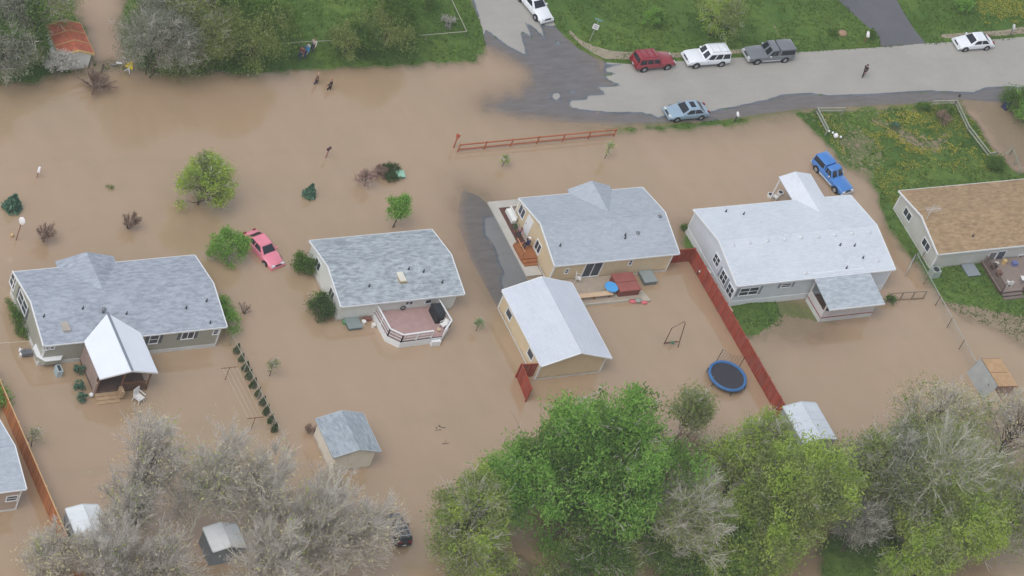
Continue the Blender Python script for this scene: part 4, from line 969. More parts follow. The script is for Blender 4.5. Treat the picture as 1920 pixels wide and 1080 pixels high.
person('person in bright blue top with white bag on the grass bank', gg(570, 109), 220, (60, 150, 200), (60, 86, 120), (200, 190, 180), z=.12, bag=(216, 220, 222))
person('person in dark red top at the bank edge beside the blue one', gg(560, 112), 240, (130, 84, 74), (60, 80, 110), (90, 76, 66), z=.1)
person('person in navy clothes sitting by the cream house side door', (3.2, 4.3), 200, (44, 52, 84), (36, 42, 62), (216, 210, 204), z=.55, seated=True, hat=(226, 226, 226))
person('person with pink top bending near the cream house flower bed', (3.05, 5.9), 250, (176, 128, 140), (70, 70, 80), (110, 90, 76), z=.15, lean=.14, h=1.6)

# ------------------------------------------------------------------ signs and posts
def mailbox(label, px, py, boxm, postm, z=0, h=1.15, deg=0, name='mailbox', size=1.0):
    x, y = gg(px, py); r = thing(name, label, 'mailbox', (x, y, z), 'mailboxes', rz=R(deg))
    MB().box(-.05, .05, -.05, .05, -.6, h).build('post', postm, r)
    a = .5*size; b = MB().ext([(-a/2, -.11*size, h)]+[(-a/2, .11*size*math.cos(t), h+.12*size+.11*size*math.sin(t)) for t in np.linspace(math.pi, 0, 7)]+[(-a/2, .11*size, h)], (a, 0, 0)).build('box', boxm, r)
    MB().box(.05, .07, -.14*size, -.115*size, h+.1, h+.3).build('flag', M('red_flag', S(170, 50, 46), .6), b)
WM = M('white_enamel', S(232, 230, 232), .5, .05); PN = M('pinkish_post', S(160, 120, 110), .8)
mailbox('small white mailbox on a reddish post in the flood at the upper left', 69, 333, WM, PN, 0, .9, 60, size=1.1)
mailbox('dark mailbox on a thin post alone in the open flood water', 611, 295, M('dark_red_enamel', S(74, 50, 62), .6), PN, 0, 1.05, 30)
mailbox('white mailbox standing at the lower road edge beside the blue sedan', 1377, 228, WM, DARK, 0, .95, 70)
mailbox('white mailbox on brown post among bushes by the dark driveway', 1621, 78, WM, WOODB, .1, .8, 60, size=1.3)
mailbox('pale grey mailbox on the gravel verge at the far right top', 1893, 66, M('pale_enamel', S(196, 196, 194), .5), METAL, .1, 1.0, 60, size=1.2)
# large white sign on a leaning post
x, y = gg(30, 450); r = thing('yard_sign', 'white oval sign on a thin brown post in the flood at the left edge', 'sign', (x, y, 0), rz=R(-50))
MB().tube([(0, 0, -.6), (0.03, 0, 2.0)], .05, 7).build('post', WOODB, r)
MB().lathe((0.03, 0, 2.45), [(.02, -.48), (.26, -.3), (.33, 0), (.26, .3), (.02, .48)], 12, sy=.25).build('sign_board', WM, r, True)
MB().ball((-.5, .1, .2), .16, .16, .18, 8, 6).build('float', M('tan_float', S(206, 176, 130), .7), r, True)
# street sign at the corner
x, y = gg(1105, 78); r = thing('street_sign', 'street name and white regulation sign on a post at the road corner', 'street sign', (x, y, 0), rz=R(-35))
MB().tube([(0, 0, -.2), (0, 0, 2.9)], .035, 7, ).build('post', GALV, r)
MB().box(-.3, .3, -.05, -.035, 1.75, 2.4).build('sign_plate', WM, r)
MB().box(-.02, .02, -.4, .4, 2.66, 2.86).build('name_plate', M('sign_green', S(120, 156, 150), .5), r); MB().box(-.4, .4, -.02, .02, 2.90, 3.08).build('name_plate', M('sign_green', S(120, 156, 150), .5), r)
sgn = M('sign_ink', S(60, 64, 66), .6)
for k in range(3): MB().box(-.2, .2, -.056, -.051, 2.22-.16*k, 2.27-.16*k).build('sign_marking', sgn, r)
# yellow sign
x, y = gg(240, 133); r = thing('warning_sign', 'small yellow triangular barrier sign at the water edge by grey trees', 'sign', (x, y, -.05), rz=R(-45))
MB().box(-.04, .04, -.03, .03, -.3, .75).build('post', WHITE, r)
YL = M('sign_yellow', S(226, 200, 34), .6, .08)
MB().ext([(-.42, -.04, .45), (.42, -.04, .45), (0, .05, 1.6)], (0, .04, 0)).build('sign_board', YL, r)
each('foot', [MB().bar((s*.3, -.25, .0), (0, 0, .5), .05) for s in (-1, 1)], WHITE, r)

# posts, poles
def simple(name, label, cat, mb, mat, group=None, smooth=False, org=None):
    o = mb.build(name, mat, None, smooth); c = np.mean(np.array(mb.v), 0); c[2] = min(v[2] for v in mb.v)
    o.data.transform(Matrix.Translation(-Vector(c))); o.location = Vector(c); return tag(o, label, cat, group)
x, y = gg(861, 283); r = thing('birdhouse_post', 'reddish birdhouse on a post at the left end of the split rail fence', 'birdhouse', (x-.4, y+.5, 0), rz=R(30))
MB().box(-.05, .05, -.05, .05, -.6, 1.3).build('post', ORR, r); bh = MB().box(-.14, .14, -.12, .12, 1.3, 1.6).build('box', ORR, r)
MB().ext([(-.2, -.18, 1.6), (.2, -.18, 1.6), (0, -.18, 1.78)], (0, .36, 0)).build('roof', REDW, bh)
simple('stump_post', 'dark leaning stump post above the drowned bare bush', 'post', MB().tube([P(190, 137), P(190, 137)+np.array([.1, .2, 1.0])], [.12, .09], 8), BARK)
x, y = gg(1788, 200); r = thing('lantern_post', 'weathered post with small black lantern on the lawn fence corner', 'lantern', (x, y, .1), rz=0)
MB().box(-.07, .07, -.07, .07, -.1, 1.3).build('post', GREYW, r); ln = MB().lathe((0, 0, 1.3), [(.05, 0), (.12, .08), (.14, .3), (.02, .42)], 8).build('lantern', DARK, r)

# ------------------------------------------------------------------ backyard things
BLU = M('blue_pad', S(66, 112, 164), .6, .14, 3); NET = M('black_mat', S(58, 58, 64), .7, .12)
x, y = 16.45, -13.55; r = thing('trampoline', 'round blue edged trampoline standing in brown water by the red fence', 'trampoline', (x, y, 0))
MB().torus((x, y, .62), 1.74, .15, 36, 8).build('pad', BLU, r, True)
MB().lathe((x, y, .58), [(1.66, 0), (1.66, .015)], 36).build('bounce_mat', NET, r)
for k in range(6):
    a = k*math.pi/3+.3; cx, cy = x+1.9*math.cos(a), y+1.9*math.sin(a); MB().tube([(cx, cy, -.5), (cx, cy, .5)], .04, 6).build('leg', DARK, r)
poles = []
for a in (R(95), R(28), R(150)):
    cx, cy = x+1.98*math.cos(a), y+1.98*math.sin(a); q = (cx+.05, cy, 2.1 if a < 2 else .9); poles.append(q); MB().tube([(cx, cy, .3), q], .035, 6).build('net_pole', DARK, r)
nb = MB(); c0 = [(x+1.95*math.cos(a), y+1.95*math.sin(a), .75) for a in np.linspace(R(95), R(28), 8)]
for i, p0 in enumerate(c0): q = tuple(lerp(poles[0][j], poles[1][j], i/7)-(.35*math.sin(math.pi*i/7) if j == 2 else 0) for j in range(3)); nb.bar(p0, q, .012)
for k in range(5): 
    for i in range(7): nb.bar(tuple(lerp(c0[i][j], (poles[0][j]*(7-i)+poles[1][j]*i)/7-(.35*math.sin(math.pi*i/7) if j == 2 else 0), k/4) for j in range(3)), tuple(lerp(c0[i+1][j], (poles[0][j]*(6-i)+poles[1][j]*(i+1))/7-(.35*math.sin(math.pi*(i+1)/7) if j == 2 else 0), k/4) for j in range(3)), .012)
nb.build('safety_net', DARK, r)
# swing glider frame
x, y = gg(1247, 645); r = thing('swing_frame', 'rusty metal swing frame rising from the water left of the red fence', 'swing', (x, y, 0))
RU_ = M('rusty_metal', S(112, 74, 62), .8, .2)
A_, B_, C_, D_ = gg(1245, 645)+(0,), gg(1271, 651)+(0,), gg(1245, 645)+(1.45,), gg(1271, 651)+(1.9,)
fr = MB().tube([A_, (A_[0], A_[1], 2.2), (B_[0]-.1, B_[1]+.6, 2.9), (B_[0], B_[1]+.55, 2.7), (B_[0], B_[1], 0)], .045, 6).build('frame', RU_, r)
MB().bar((A_[0], A_[1], .15), (B_[0], B_[1]+.3, .45), .09).build('seat_bar', RU_, r)
MB().ball(((A_[0]+B_[0])/2, (A_[1]+B_[1])/2, .45), .22, .16, .12, 8, 5).build('seat', M('green_seat', S(72, 120, 90), .7), r, True)
# clothesline poles
for lab, (px, py) in (('T shaped clothesline pole at the upper end of the lines', (422, 712)), ('T shaped clothesline pole at the lower end of the lines', (470, 806))):
    x, y = gg(px, py); r = thing('clothesline_pole', lab, 'pole', (x, y, 0), 'clothesline poles')
    MB().tube([(x, y, -.5), (x, y, 1.6)], .035, 6).build('pole', WOODB, r); MB().bar((x-.75, y, 1.6), (x+.75, y, 1.6), .06).build('crossbar', WOODB, r)
p0, p1 = gg(422, 712), gg(470, 806)
for k, lab in zip(range(4), ('leftmost', 'second', 'third', 'rightmost')):
    o = -.65+.43*k; simple('clothesline', lab+' of the four thin lines between the two clothesline poles', 'line', MB().bar((p0[0]+o, p0[1], 1.64), (p1[0]+o, p1[1], 1.64), .018), M('line_cord', S(200, 190, 170), .7), 'washing lines')
# patio deck behind the cream house
r = thing('patio_deck', 'low grey patio deck behind the cream house holding hot tub', 'deck', (8.8, -1.4, 0))
PD = M('patio_boards', S(172, 158, 142), .85, .14, 2, fine=9)
MB().box(5.0, 12.3, -3.0, .1, -.3, .28).build('deck_floor', PD, r); MB().box(5.4, 11.0, -3.08, -3.003, -.4, .27).build('deck_edge', M('pale_edge', S(196, 192, 180), .8), r)
BT = M('bench_top', S(206, 178, 148), .8, .12)
r = thing('bench', 'long low tan wooden bench on the patio deck edge', 'bench', (7.3, -2.4, .28))
MB().box(5.75, 9.3, -2.65, -2.15, .68, .76).build('seat', BT, r); each('leg', [MB().box(x, x+.1, -2.6, -2.2, .28, .68) for x in (5.9, 7.4, 9.0)], WOODB, r)
r = thing('hot_tub', 'square hot tub under a faded red brown cover on the patio', 'hot tub', (11.1, -1.4, .28))
HT = M('tub_cover', S(156, 92, 84), .7, .2, 1.2); MB().box(10.0, 12.15, -2.6, -.5, .28, 1.0).build('tub_side', M('tub_side', S(128, 74, 66), .8), r)
MB().box(9.94, 12.21, -2.66, -.44, 1.0, 1.1).build('cover', HT, r); MB().box(9.98, 12.17, -1.58, -1.52, 1.101, 1.125).build('cover_seam', M('tub_seam', S(120, 70, 64), .8), r)
r = thing('round_table', 'round sky blue table top leaning by the hot tub', 'table', (9.35, -1.9, .28))
SKY = M('sky_blue_plastic', S(78, 160, 222), .5, .05)
tp = MB().lathe((9.35, -1.9, .95), [(.62, 0), (.66, .03), (.64, .07)], 24).build('table_top', SKY, r); MB().lathe((9.35, -1.9, .28), [(.3, 0), (.06, .1), (.05, .66)], 10).build('pedestal', WHITE, r)
def chair(label, x, y, z, deg, mat, group=None, s=1.0):
    r = thing('garden_chair', label, 'chair', (x, y, z), group, rz=R(deg))
    MB().box(-.24*s, .24*s, -.24*s, .24*s, .38*s, .43*s).build('seat', mat, r)
    MB().ext([(-.24*s, -.24*s, .43*s), (-.34*s, -.24*s, .92*s), (-.30*s, -.24*s, .93*s), (-.2*s, -.24*s, .43*s)], (0, .48*s, 0)).build('backrest', mat, r)
    each('leg', [MB().tube([(a*.2*s, b*.2*s, .38*s), (a*.25*s, b*.24*s, 0)], .025*s, 6) for a in (-1, 1) for b in (-1, 1)], mat, r)
    each('armrest', [MB().bar((-.26*s, b*.27*s, .62*s), (.22*s, b*.27*s, .6*s), .05*s, .03*s) for b in (-1, 1)], mat, r)
    return r
PL = M('white_plastic', S(222, 222, 220), .5, .08)
x, y = P(1081, 527, .28)[:2]; chair('white plastic chair beside the patio door of the cream house', x, y, .28, -20, PL, s=1.1)
x, y = gg(258, 752); chair('white plastic lounge chair in the water beside the wooden porch', x, y, -.1, -60, PL, s=1.5)
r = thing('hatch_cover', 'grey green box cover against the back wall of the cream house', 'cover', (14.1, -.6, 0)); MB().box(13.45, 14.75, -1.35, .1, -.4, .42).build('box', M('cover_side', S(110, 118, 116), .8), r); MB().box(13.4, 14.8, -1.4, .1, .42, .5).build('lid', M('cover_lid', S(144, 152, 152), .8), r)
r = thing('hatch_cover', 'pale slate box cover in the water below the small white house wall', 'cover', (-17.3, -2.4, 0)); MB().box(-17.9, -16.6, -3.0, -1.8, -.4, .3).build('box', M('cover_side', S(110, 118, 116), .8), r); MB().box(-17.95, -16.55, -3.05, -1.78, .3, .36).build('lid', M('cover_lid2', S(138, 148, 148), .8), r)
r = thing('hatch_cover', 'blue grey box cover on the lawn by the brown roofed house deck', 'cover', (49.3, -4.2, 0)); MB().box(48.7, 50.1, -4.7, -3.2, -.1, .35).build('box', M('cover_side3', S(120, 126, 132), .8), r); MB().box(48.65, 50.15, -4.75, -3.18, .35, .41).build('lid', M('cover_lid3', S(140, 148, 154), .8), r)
# paddling toy
x, y = gg(1196, 567); r = thing('pool_toy', 'pink and grey inflatable toy floating at the patio deck corner', 'toy', (x, y, 0), rz=R(-10))
PK = M('pink_vinyl', S(212, 110, 118), .5); MB().ball((-.55, 0, .1), .38, .22, .15, 10, 6).build('float_end', PK, r, True); MB().ball((.6, -.05, .1), .36, .2, .15, 10, 6).build('float_end', PK, r, True)
MB().ball((0, .1, .18), .36, .3, .2, 10, 6).build('float_seat', M('grey_vinyl', S(150, 156, 146), .6), r, True)
simple('pale_slab', 'pale stone slab at the corner of the patio deck', 'slab', MB().ext([(11.9, -3.4, .02), (13.3, -3.3, .02), (12.9, -1.9, .02), (12.25, -1.9, .02)], (0, 0, .12)), M('stone_pale', S(180, 172, 156), .9))
# front steps of the cream house
r = thing('front_steps', 'orange brown wooden landing and steps at the cream house side door', 'steps', (3.0, 3.4, 0))
OW = M('orange_boards', S(160, 104, 66), .85, .18, 2, fine=9)
MB().box(2.15, 3.76, 2.9, 4.9, .15, .55).build('landing', OW, r); MB().box(2.2, 3.7, 2.58, 2.898, .1, .4).build('step', OW, r); MB().box(2.25, 3.65, 2.26, 2.578, .1, .26).build('step', OW, r)
rl = MB(); rl.bar((2.25, 4.8, 1.3), (2.25, 3.0, 1.3), .06); rl.build('handrail', M('rail_tan', S(206, 150, 110), .8), r)
each('rail_post', [MB().box(2.22, 2.28, y-.03, y+.03, .55, 1.3) for y in (4.75, 3.05)], OW, r)
simple('garden_bench', 'white slatted bench against the wall under the cream house window', 'bench', MB().box(3.2, 3.55, 7.6, 9.2, .16, .55).box(3.55, 3.62, 7.6, 9.2, .16, .95), PL)
for lab, x, y, c in (('round green plant pot on the cream house planting bed', 3.3, 7.1, (96, 110, 92)), ('reddish plant pot between the green pot and the steps', 3.2, 6.6, (138, 92, 88))):
    r = thing('plant_pot', lab, 'plant pot', (x, y, .08)); MB().lathe((x, y, .08), [(.14, 0), (.2, .32), (.17, .32)], 10).build('pot', M('pot'+str(c), S(*c), .8), r); MB().ball((x, y, .5), .2, .2, .16, 8, 6).build('plant', leafmat('pot_leaf', S(70, 96, 60), S(96, 116, 78), S(130, 146, 108), 3), r)
# small white house deck furniture
r = thing('barbecue', 'black covered barbecue on the pink deck', 'barbecue', (-9.45, -3.2, .8))
CV = M('black_cover', S(44, 47, 52), .7, .2); MB().box(-9.85, -9.15, -3.9, -2.3, .8, 1.7).build('cover', CV, r); MB().ext([(-9.9, -3.95, 1.7), (-9.9, -2.25, 1.7), (-9.9, -2.5, 2.0), (-9.9, -3.7, 2.0)], (.8, 0, 0)).build('hood', CV, r)
chair('white chair at the far corner of the pink deck by the barbecue', -9.35, -4.4, .79, 200, PL)
simple('deck_box', 'small tan bin beside the white chair on the pink deck', 'bin', MB().lathe((-9.9, -4.75, .79), [(.15, 0), (.2, .3)], 10), M('tan_bin', S(200, 176, 150), .7))
for lab, px, py, c in (('white bucket standing left of the pink deck by a brown box', 682, 604, (230, 230, 226)), ('white bucket right against the railing of the pink deck', 700, 610, (224, 220, 214)), ('small green tub beside the slate cover of the small white house', 646, 604, (96, 150, 110))):
    x, y = P(px, py, .2)[:2]; r = thing('bucket', lab, 'bucket', (x, y, 0), 'buckets by the small white house'); MB().lathe((x, y, -.2), [(.16, 0), (.2, .5)], 12).build('pail', M('pail'+str(c), S(*c), .5), r); MB().lathe((x, y, .3), [(.22, 0), (.22, .04)], 12).build('lid', M('pail'+str(c), S(*c), .5), r)
simple('planter_box', 'reddish brown box between the two white buckets', 'box', MB().box(-16.0, -15.3, -2.15, -1.8, -.2, .3), M('redbrown', S(136, 94, 82), .8))
simple('wall_hose', 'dark coiled hose on the wall of the small white house above deck', 'hose', MB().torus((0, 0, 0), .22, .05, 16, 6), DARK)
o = bpy.data.objects['wall_hose']; pp = onY(751, 586, -1.8); o.location = (pp[0], -1.85, 1.05); o.rotation_euler.x = R(90)
# white house odds and ends
r = thing('ride_on_toy', 'striped white and maroon push cart in the strip by the white house', 'cart', (20.1, -1.0, .15), rz=R(15))
MB().box(-.5, .5, -.3, .3, .35, .42).build('tray', M('maroon', S(120, 70, 80), .7), r); 
for k in range(4): MB().box(-.5+.28*k, -.38+.28*k, -.34, .34, .42, .62).build('slat', WHITE, r)
each('wheel', [MB().tube([(a*.4, b*.3, .18), (a*.4, b*.36, .18)], .18, 12) for a in (-1, 1) for b in (-1, 1)], BLACK, r)
for lab, px, py in (('white round tub beside the pale carport roof, left one', 1443, 368), ('white round tub beside the pale carport roof, right one', 1462, 364)):
    x, y = gg(px, py); r = thing('tub', lab, 'tub', (x, y, 0), 'tubs by the carport'); MB().lathe((x, y, -.3), [(.25, 0), (.3, .6), (.24, .6)], 12).build('wall', PL, r); MB().lathe((x, y, .3), [(.22, 0), (.2, .03)], 12).build('fill', DARK, r)
x, y = gg(1452, 374); chair('white chair standing in water behind the white house', x, y, 0, 120, PL)
simple('corner_slab', 'pinkish concrete slab at the front corner of the white house', 'slab', MB().box(20.0, 21.2, -5.7, -4.6, -.3, .12), M('pink_conc', S(196, 172, 150), .9))
simple('propane_tank', 'small white gas bottle between the porch and low gate fence', 'gas bottle', MB().lathe((36.2, -4.9, 0), [(.16, 0), (.2, .1), (.2, .5), (.08, .65)], 12), PL, smooth=True)
# brown roofed house deck with clutter
r = thing('deck', 'dark brown wooden deck with steps behind the brown roofed house', 'deck', (54, -5.4, .2))
DKF = M('deck_grey_brown', S(142, 128, 120), .85, .16, 2, fine=9)
MB().box(51.0, 60, -7.4, -3.2, .55, .68).build('deck_floor', DKF, r); MB().box(51.05, 60, -7.35, -3.2, .0, .548).build('deck_skirt', M('dark_skirt', S(92, 70, 62), .9), r)
for x in (51.05, 53.6, 55.9, 58): MB().box(x-.05, x+.05, -7.4, -7.3, .5, 1.6).build('railing_post', WOODD, r)
MB().bar((51.05, -7.35, 1.6), (51.05, -3.4, 1.6), .1, .06).build('top_rail', WOODD, r); MB().bar((53.6, -7.35, 1.6), (60, -7.35, 1.6), .1, .06).build('top_rail', WOODD, r)
ba = MB()
for k in range(24): y = -7.3+k*.165; ba.box(51.03, 51.07, y, y+.05, .7, 1.56)
ba.build('baluster', WOODD, r)
each('step', [MB().box(51.15, 53.5, -7.75-.33*k, -7.43-.33*k, .40-.16*k, .48-.16*k) for k in range(4)], M('step_boards', S(126, 112, 106), .85), r)
for lab, x, y, c, w_, h_ in (('blue white cooler on the brown deck', 54.3, -4.2, (110, 120, 170), .5, .4), ('tan sack on the brown deck near the door', 53.2, -3.9, (208, 176, 120), .35, .5), ('dark crate by the left rail of the brown deck', 51.7, -4.3, (70, 62, 58), .5, .5), ('pale crate among the clutter by the deck rail', 52.2, -4.0, (196, 190, 180), .35, .4), ('brown box at the left rail below the pale crate', 51.8, -5.2, (120, 92, 76), .5, .45)):
    r = thing('storage_box', lab, 'box', (x, y, .68), 'clutter on the brown deck'); m_ = M('box'+str(c), S(*c), .7, .15); b1 = MB().box(x-w_/2, x+w_/2, y-w_*.4, y+w_*.4, .68, .68+h_).build('box', m_, r); MB().box(x-w_/2-.02, x+w_/2+.02, y-w_*.4-.02, y+w_*.4+.02, .68+h_, .68+h_+.05).build('lid', m_, r)
r = thing('folding_table', 'white folding table piled with papers on the brown deck', 'table', (54.3, -6.6, .68), rz=R(-12)); MB().box(-.7, .7, -.3, .3, .65, .7).build('table_top', PL, r); each('leg', [MB().box(a*.6-.02, a*.6+.02, b*.25-.02, b*.25+.02, 0, .65) for a in (-1, 1) for b in (-1, 1)], METAL, r)
chair('white chair at the top of the brown deck steps', 52.2, -6.7, .68, 70, PL)
r = thing('ac_unit', 'green grey air conditioner box at the front corner of the brown roofed house', 'air conditioner', (45.0, -3.9, .1)); MB().box(44.6, 45.5, -4.3, -3.5, -.1, .95).build('casing', M('ac_case', S(160, 172, 164), .6), r); MB().lathe((45.05, -3.9, .95), [(.32, 0), (.32, .03)], 16).build('fan_grille', DARK, r)
r = thing('ac_unit', 'pale blue grey air conditioner in the water below the grey green house', 'air conditioner', (-46.0, -4.4, 0)); MB().box(-46.1, -45.6, -4.7, -3.9, -.4, .75).build('casing', M('ac_case2', S(170, 186, 190), .6), r); MB().box(-45.98, -45.72, -4.6, -4.0, .75, .78).build('fan_grille', DARK, r)
for lab, px, py in (('round white jug by the left wall of the grey green house, upper', 39, 655), ('round white jug by the left wall of the grey green house, lower', 40, 664)):
    x, y = P(px, py, .2)[:2]; r = thing('jug', lab, 'jug', (x, y, 0), 'white jugs by the left wall'); MB().lathe((x, y, -.1), [(.12, 0), (.17, .1), (.17, .35), (.05, .45)], 10).build('jug_body', PL, r, True); MB().lathe((x, y, .35), [(.05, 0), (.05, .05)], 8).build('cap', DARK, r)
r = thing('spigot_stand', 'grey metal cart beside the white jugs by the left wall', 'cart', (-47.7, -1.9, 0)); MB().box(-48.4, -47.5, -2.2, -1.7, .2, .55).build('tray', METAL, r); MB().bar((-48.3, -2, .5), (-48.2, -2, 1.1), .05).build('handle', METAL, r)
x, y = P(171, 741, .2)[:2]; simple('lamp_globe', 'white round globe beside the wooden porch steps', 'globe', MB().ball((x, y, .25), .2, .2, .22, 12, 8), WM, smooth=True)
# lawn ornaments
for lab, px, py, rr_ in (('biggest white round ornament by the short rail fence', 1566, 257, .26), ('small white ornament at the foot of the rail fence', 1554, 247, .13), ('small white ornament above the biggest one', 1561, 250, .13), ('small white ornament right of the biggest one', 1576, 258, .13)):
    x, y = P(px, py, .1)[:2]; simple('garden_ornament', lab, 'ornament', MB().ball((x, y, .05+rr_), rr_, rr_, rr_*1.1, 10, 7), WM, 'white lawn ornaments', smooth=True)
# trash can, utility box, stones
x, y = gg(1884, 203); r = thing('trash_can', 'navy blue wheeled bin standing in shallow muddy water', 'bin', (x, y, -.03), rz=R(20)); NV = M('navy_plastic', S(50, 58, 98), .5)
MB().ext([(-.26, -.28, 0), (.26, -.28, 0), (.32, -.28, .95), (-.32, -.28, .95)], (0, .6, 0)).build('bin_body', NV, r); MB().box(-.35, .35, -.31, .36, .95, 1.03).build('lid', NV, r); each('wheel', [MB().tube([(s*.2, .3, .1), (s*.28, .3, .1)], .1, 10) for s in (-1, 1)], BLACK, r)
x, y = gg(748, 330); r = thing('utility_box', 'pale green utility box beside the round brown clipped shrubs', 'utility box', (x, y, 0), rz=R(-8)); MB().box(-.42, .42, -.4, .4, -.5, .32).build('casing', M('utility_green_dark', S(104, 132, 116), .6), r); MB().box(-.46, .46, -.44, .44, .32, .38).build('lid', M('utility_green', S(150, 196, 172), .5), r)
for lab, px, py, c, s_ in (('grey boulder ringed by the round clipped shrubs', 729, 322, (92, 98, 92), .5), ('round pink brown stone mound on the lawn by the dark driveway', 1578, 64, (176, 144, 120), .6)):
    x, y = gg(px, py); simple('boulder', lab, 'boulder', MB().ball((x, y, .15), s_, s_*.75, s_*.45, 9, 6), M('stone'+str(c), S(*c), .9, .3, 3), smooth=False)
for i, (lab, px, py, c) in enumerate((('white plastic bag in the debris left of the bare bush', 150, 124, (214, 210, 204)), ('pinkish scrap of debris beside the white bag', 157, 122, (180, 140, 132)), ('white board lying near the yellow sign', 222, 121, (222, 222, 220)), ('grey board lying left of the white board near the yellow sign', 212, 124, (130, 128, 124)))):
    x, y = gg(px, py); simple('debris', lab, 'debris', MB().ext([(x-.3, y-.1, .15), (x+.3, y-.16, .15), (x+.25, y+.1, .15), (x-.2, y+.14, .15)], (0, 0, .1)), M('deb'+str(c), S(*c), .8), 'debris on the gravel strip')
for lab, px, py in (('dark twig debris showing through the water, upper piece', 820, 806), ('dark twig debris in the water, piece nearest the cream shed', 828, 802), ('dark twig debris in the water, lower right piece', 836, 832)):
    x, y = gg(px, py); q = MB()
    for k in range(5): a = rnd.uniform(0, 6.3); q.tube([(x, y, -.02), (x+.35*math.cos(a), y+.35*math.sin(a), .06)], [.03, .012], 5)
    simple('driftwood', lab, 'debris', q, BARK, 'drowned twigs')
# ------------------------------------------------------------------ vegetation
LM = {
 'green': leafmat('leaf_green', S(120, 166, 77), S(140, 181, 88), S(166, 196, 110)),
 'deep': leafmat('leaf_deep', S(88, 120, 58), S(108, 138, 66), S(138, 164, 90)),
 'yellow': leafmat('leaf_yellow_green', S(158, 185, 84), S(175, 195, 94), S(193, 210, 119)),
 'olive': leafmat('leaf_olive', S(133, 151, 86), S(151, 164, 97), S(174, 183, 125)),
 'grey': leafmat('leaf_grey_green', S(136, 142, 120), S(149, 153, 133), S(172, 172, 155)),
 'bare': leafmat('twig_buds', S(195, 187, 166), S(216, 207, 177), S(228, 224, 163)),
 'conifer': leafmat('needle_blue_green', S(84, 119, 99), S(105, 142, 119), S(152, 187, 163)),
 'hedge': leafmat('needle_dark', S(76, 95, 60), S(90, 113, 70), S(122, 142, 93)),
 'purple': leafmat('leaf_purple', S(187, 148, 152), S(207, 169, 169), S(234, 198, 195)),
 'brown': leafmat('leaf_brown', S(146, 122, 111), S(169, 146, 131), S(195, 171, 154)),
 'white': leafmat('blossom', S(206, 206, 198), S(220, 218, 214), S(232, 232, 228)),
}
TWG = leafmat('twig_grey', S(197, 191, 185), S(209, 204, 197), S(233, 228, 220)); TWP = leafmat('twig_pale', S(240, 240, 218), S(240, 240, 239), S(240, 240, 240)); TWB = leafmat('twig_brown', S(154, 134, 121), S(175, 154, 139), S(205, 184, 169))
def rot_basis(d):
    u = np.where(np.abs(d[:, 2:3]) < .9, np.array([[0, 0, 1.]]), np.array([[1., 0, 0]])); a = np.cross(d, u); a /= np.linalg.norm(a, axis=1)[:, None]+1e-9
    return a, np.cross(a, d)
def leaf_quads(C, size, up=.35):
    n = len(C); d = npr.normal(size=(n, 3)); d[:, 2] += up; d /= np.linalg.norm(d, axis=1)[:, None]
    s = (size*npr.uniform(.5, 1.3, n))[:, None]
    ax = np.array([[0, 0, 1.]])*.75+npr.normal(0, .6, (n, 3)); ax -= d*(ax*d).sum(1)[:, None]; ax /= np.linalg.norm(ax, axis=1)[:, None]+1e-9
    return ax*s*.62, np.cross(d, ax)*s*.22
def tube_mesh(segs, sides=4):
    """segs: list of (p, q, r0, r1) -> MB"""
    mb = MB()
    for p, q, r0, r1 in segs: mb.tube([p, q], [r0, r1], sides, cap=False)
    return mb
def crown_points(c, r, K, shell=.55):
    d = npr.normal(size=(K, 3)); d[:, 2] = np.where(d[:, 2] < -.5, -d[:, 2], d[:, 2]); d /= np.linalg.norm(d, axis=1)[:, None]
    rr = npr.uniform(shell**3, 1, K)**(1/3); lump = 1+.16*np.sin(d[:, 0]*4+c[0])*np.cos(d[:, 1]*5+c[1])
    return np.array(c)+d*np.array(r)*(rr*lump)[:, None]
def lobed_points(c, r, K, lobes):
    out = []; L = []
    for i in range(lobes):
        a = 2.4*i+c[0]; rad = math.sqrt((i+.3)/lobes)*.74; h_ = npr.uniform(.42, .62)
        L.append((c[0]+r[0]*rad*math.cos(a), c[1]+r[1]*rad*math.sin(a), c[2]+r[2]*(.42-.55*rad*rad-.55*(i % 3 == 2)+npr.uniform(-.15, .12)), npr.uniform(.38, .54), h_))
    for i in range(K):
        x, y, z, w_, h_ = L[i % lobes]; d = npr.normal(size=3); d /= np.linalg.norm(d); q = npr.uniform(.2, 1)**.4
        nar = 1-.45*max(0, d[2]); out.append((x+d[0]*r[0]*w_*q*nar, y+d[1]*r[1]*w_*q*nar, z+d[2]*r[2]*h_*q))
    return np.array(out)
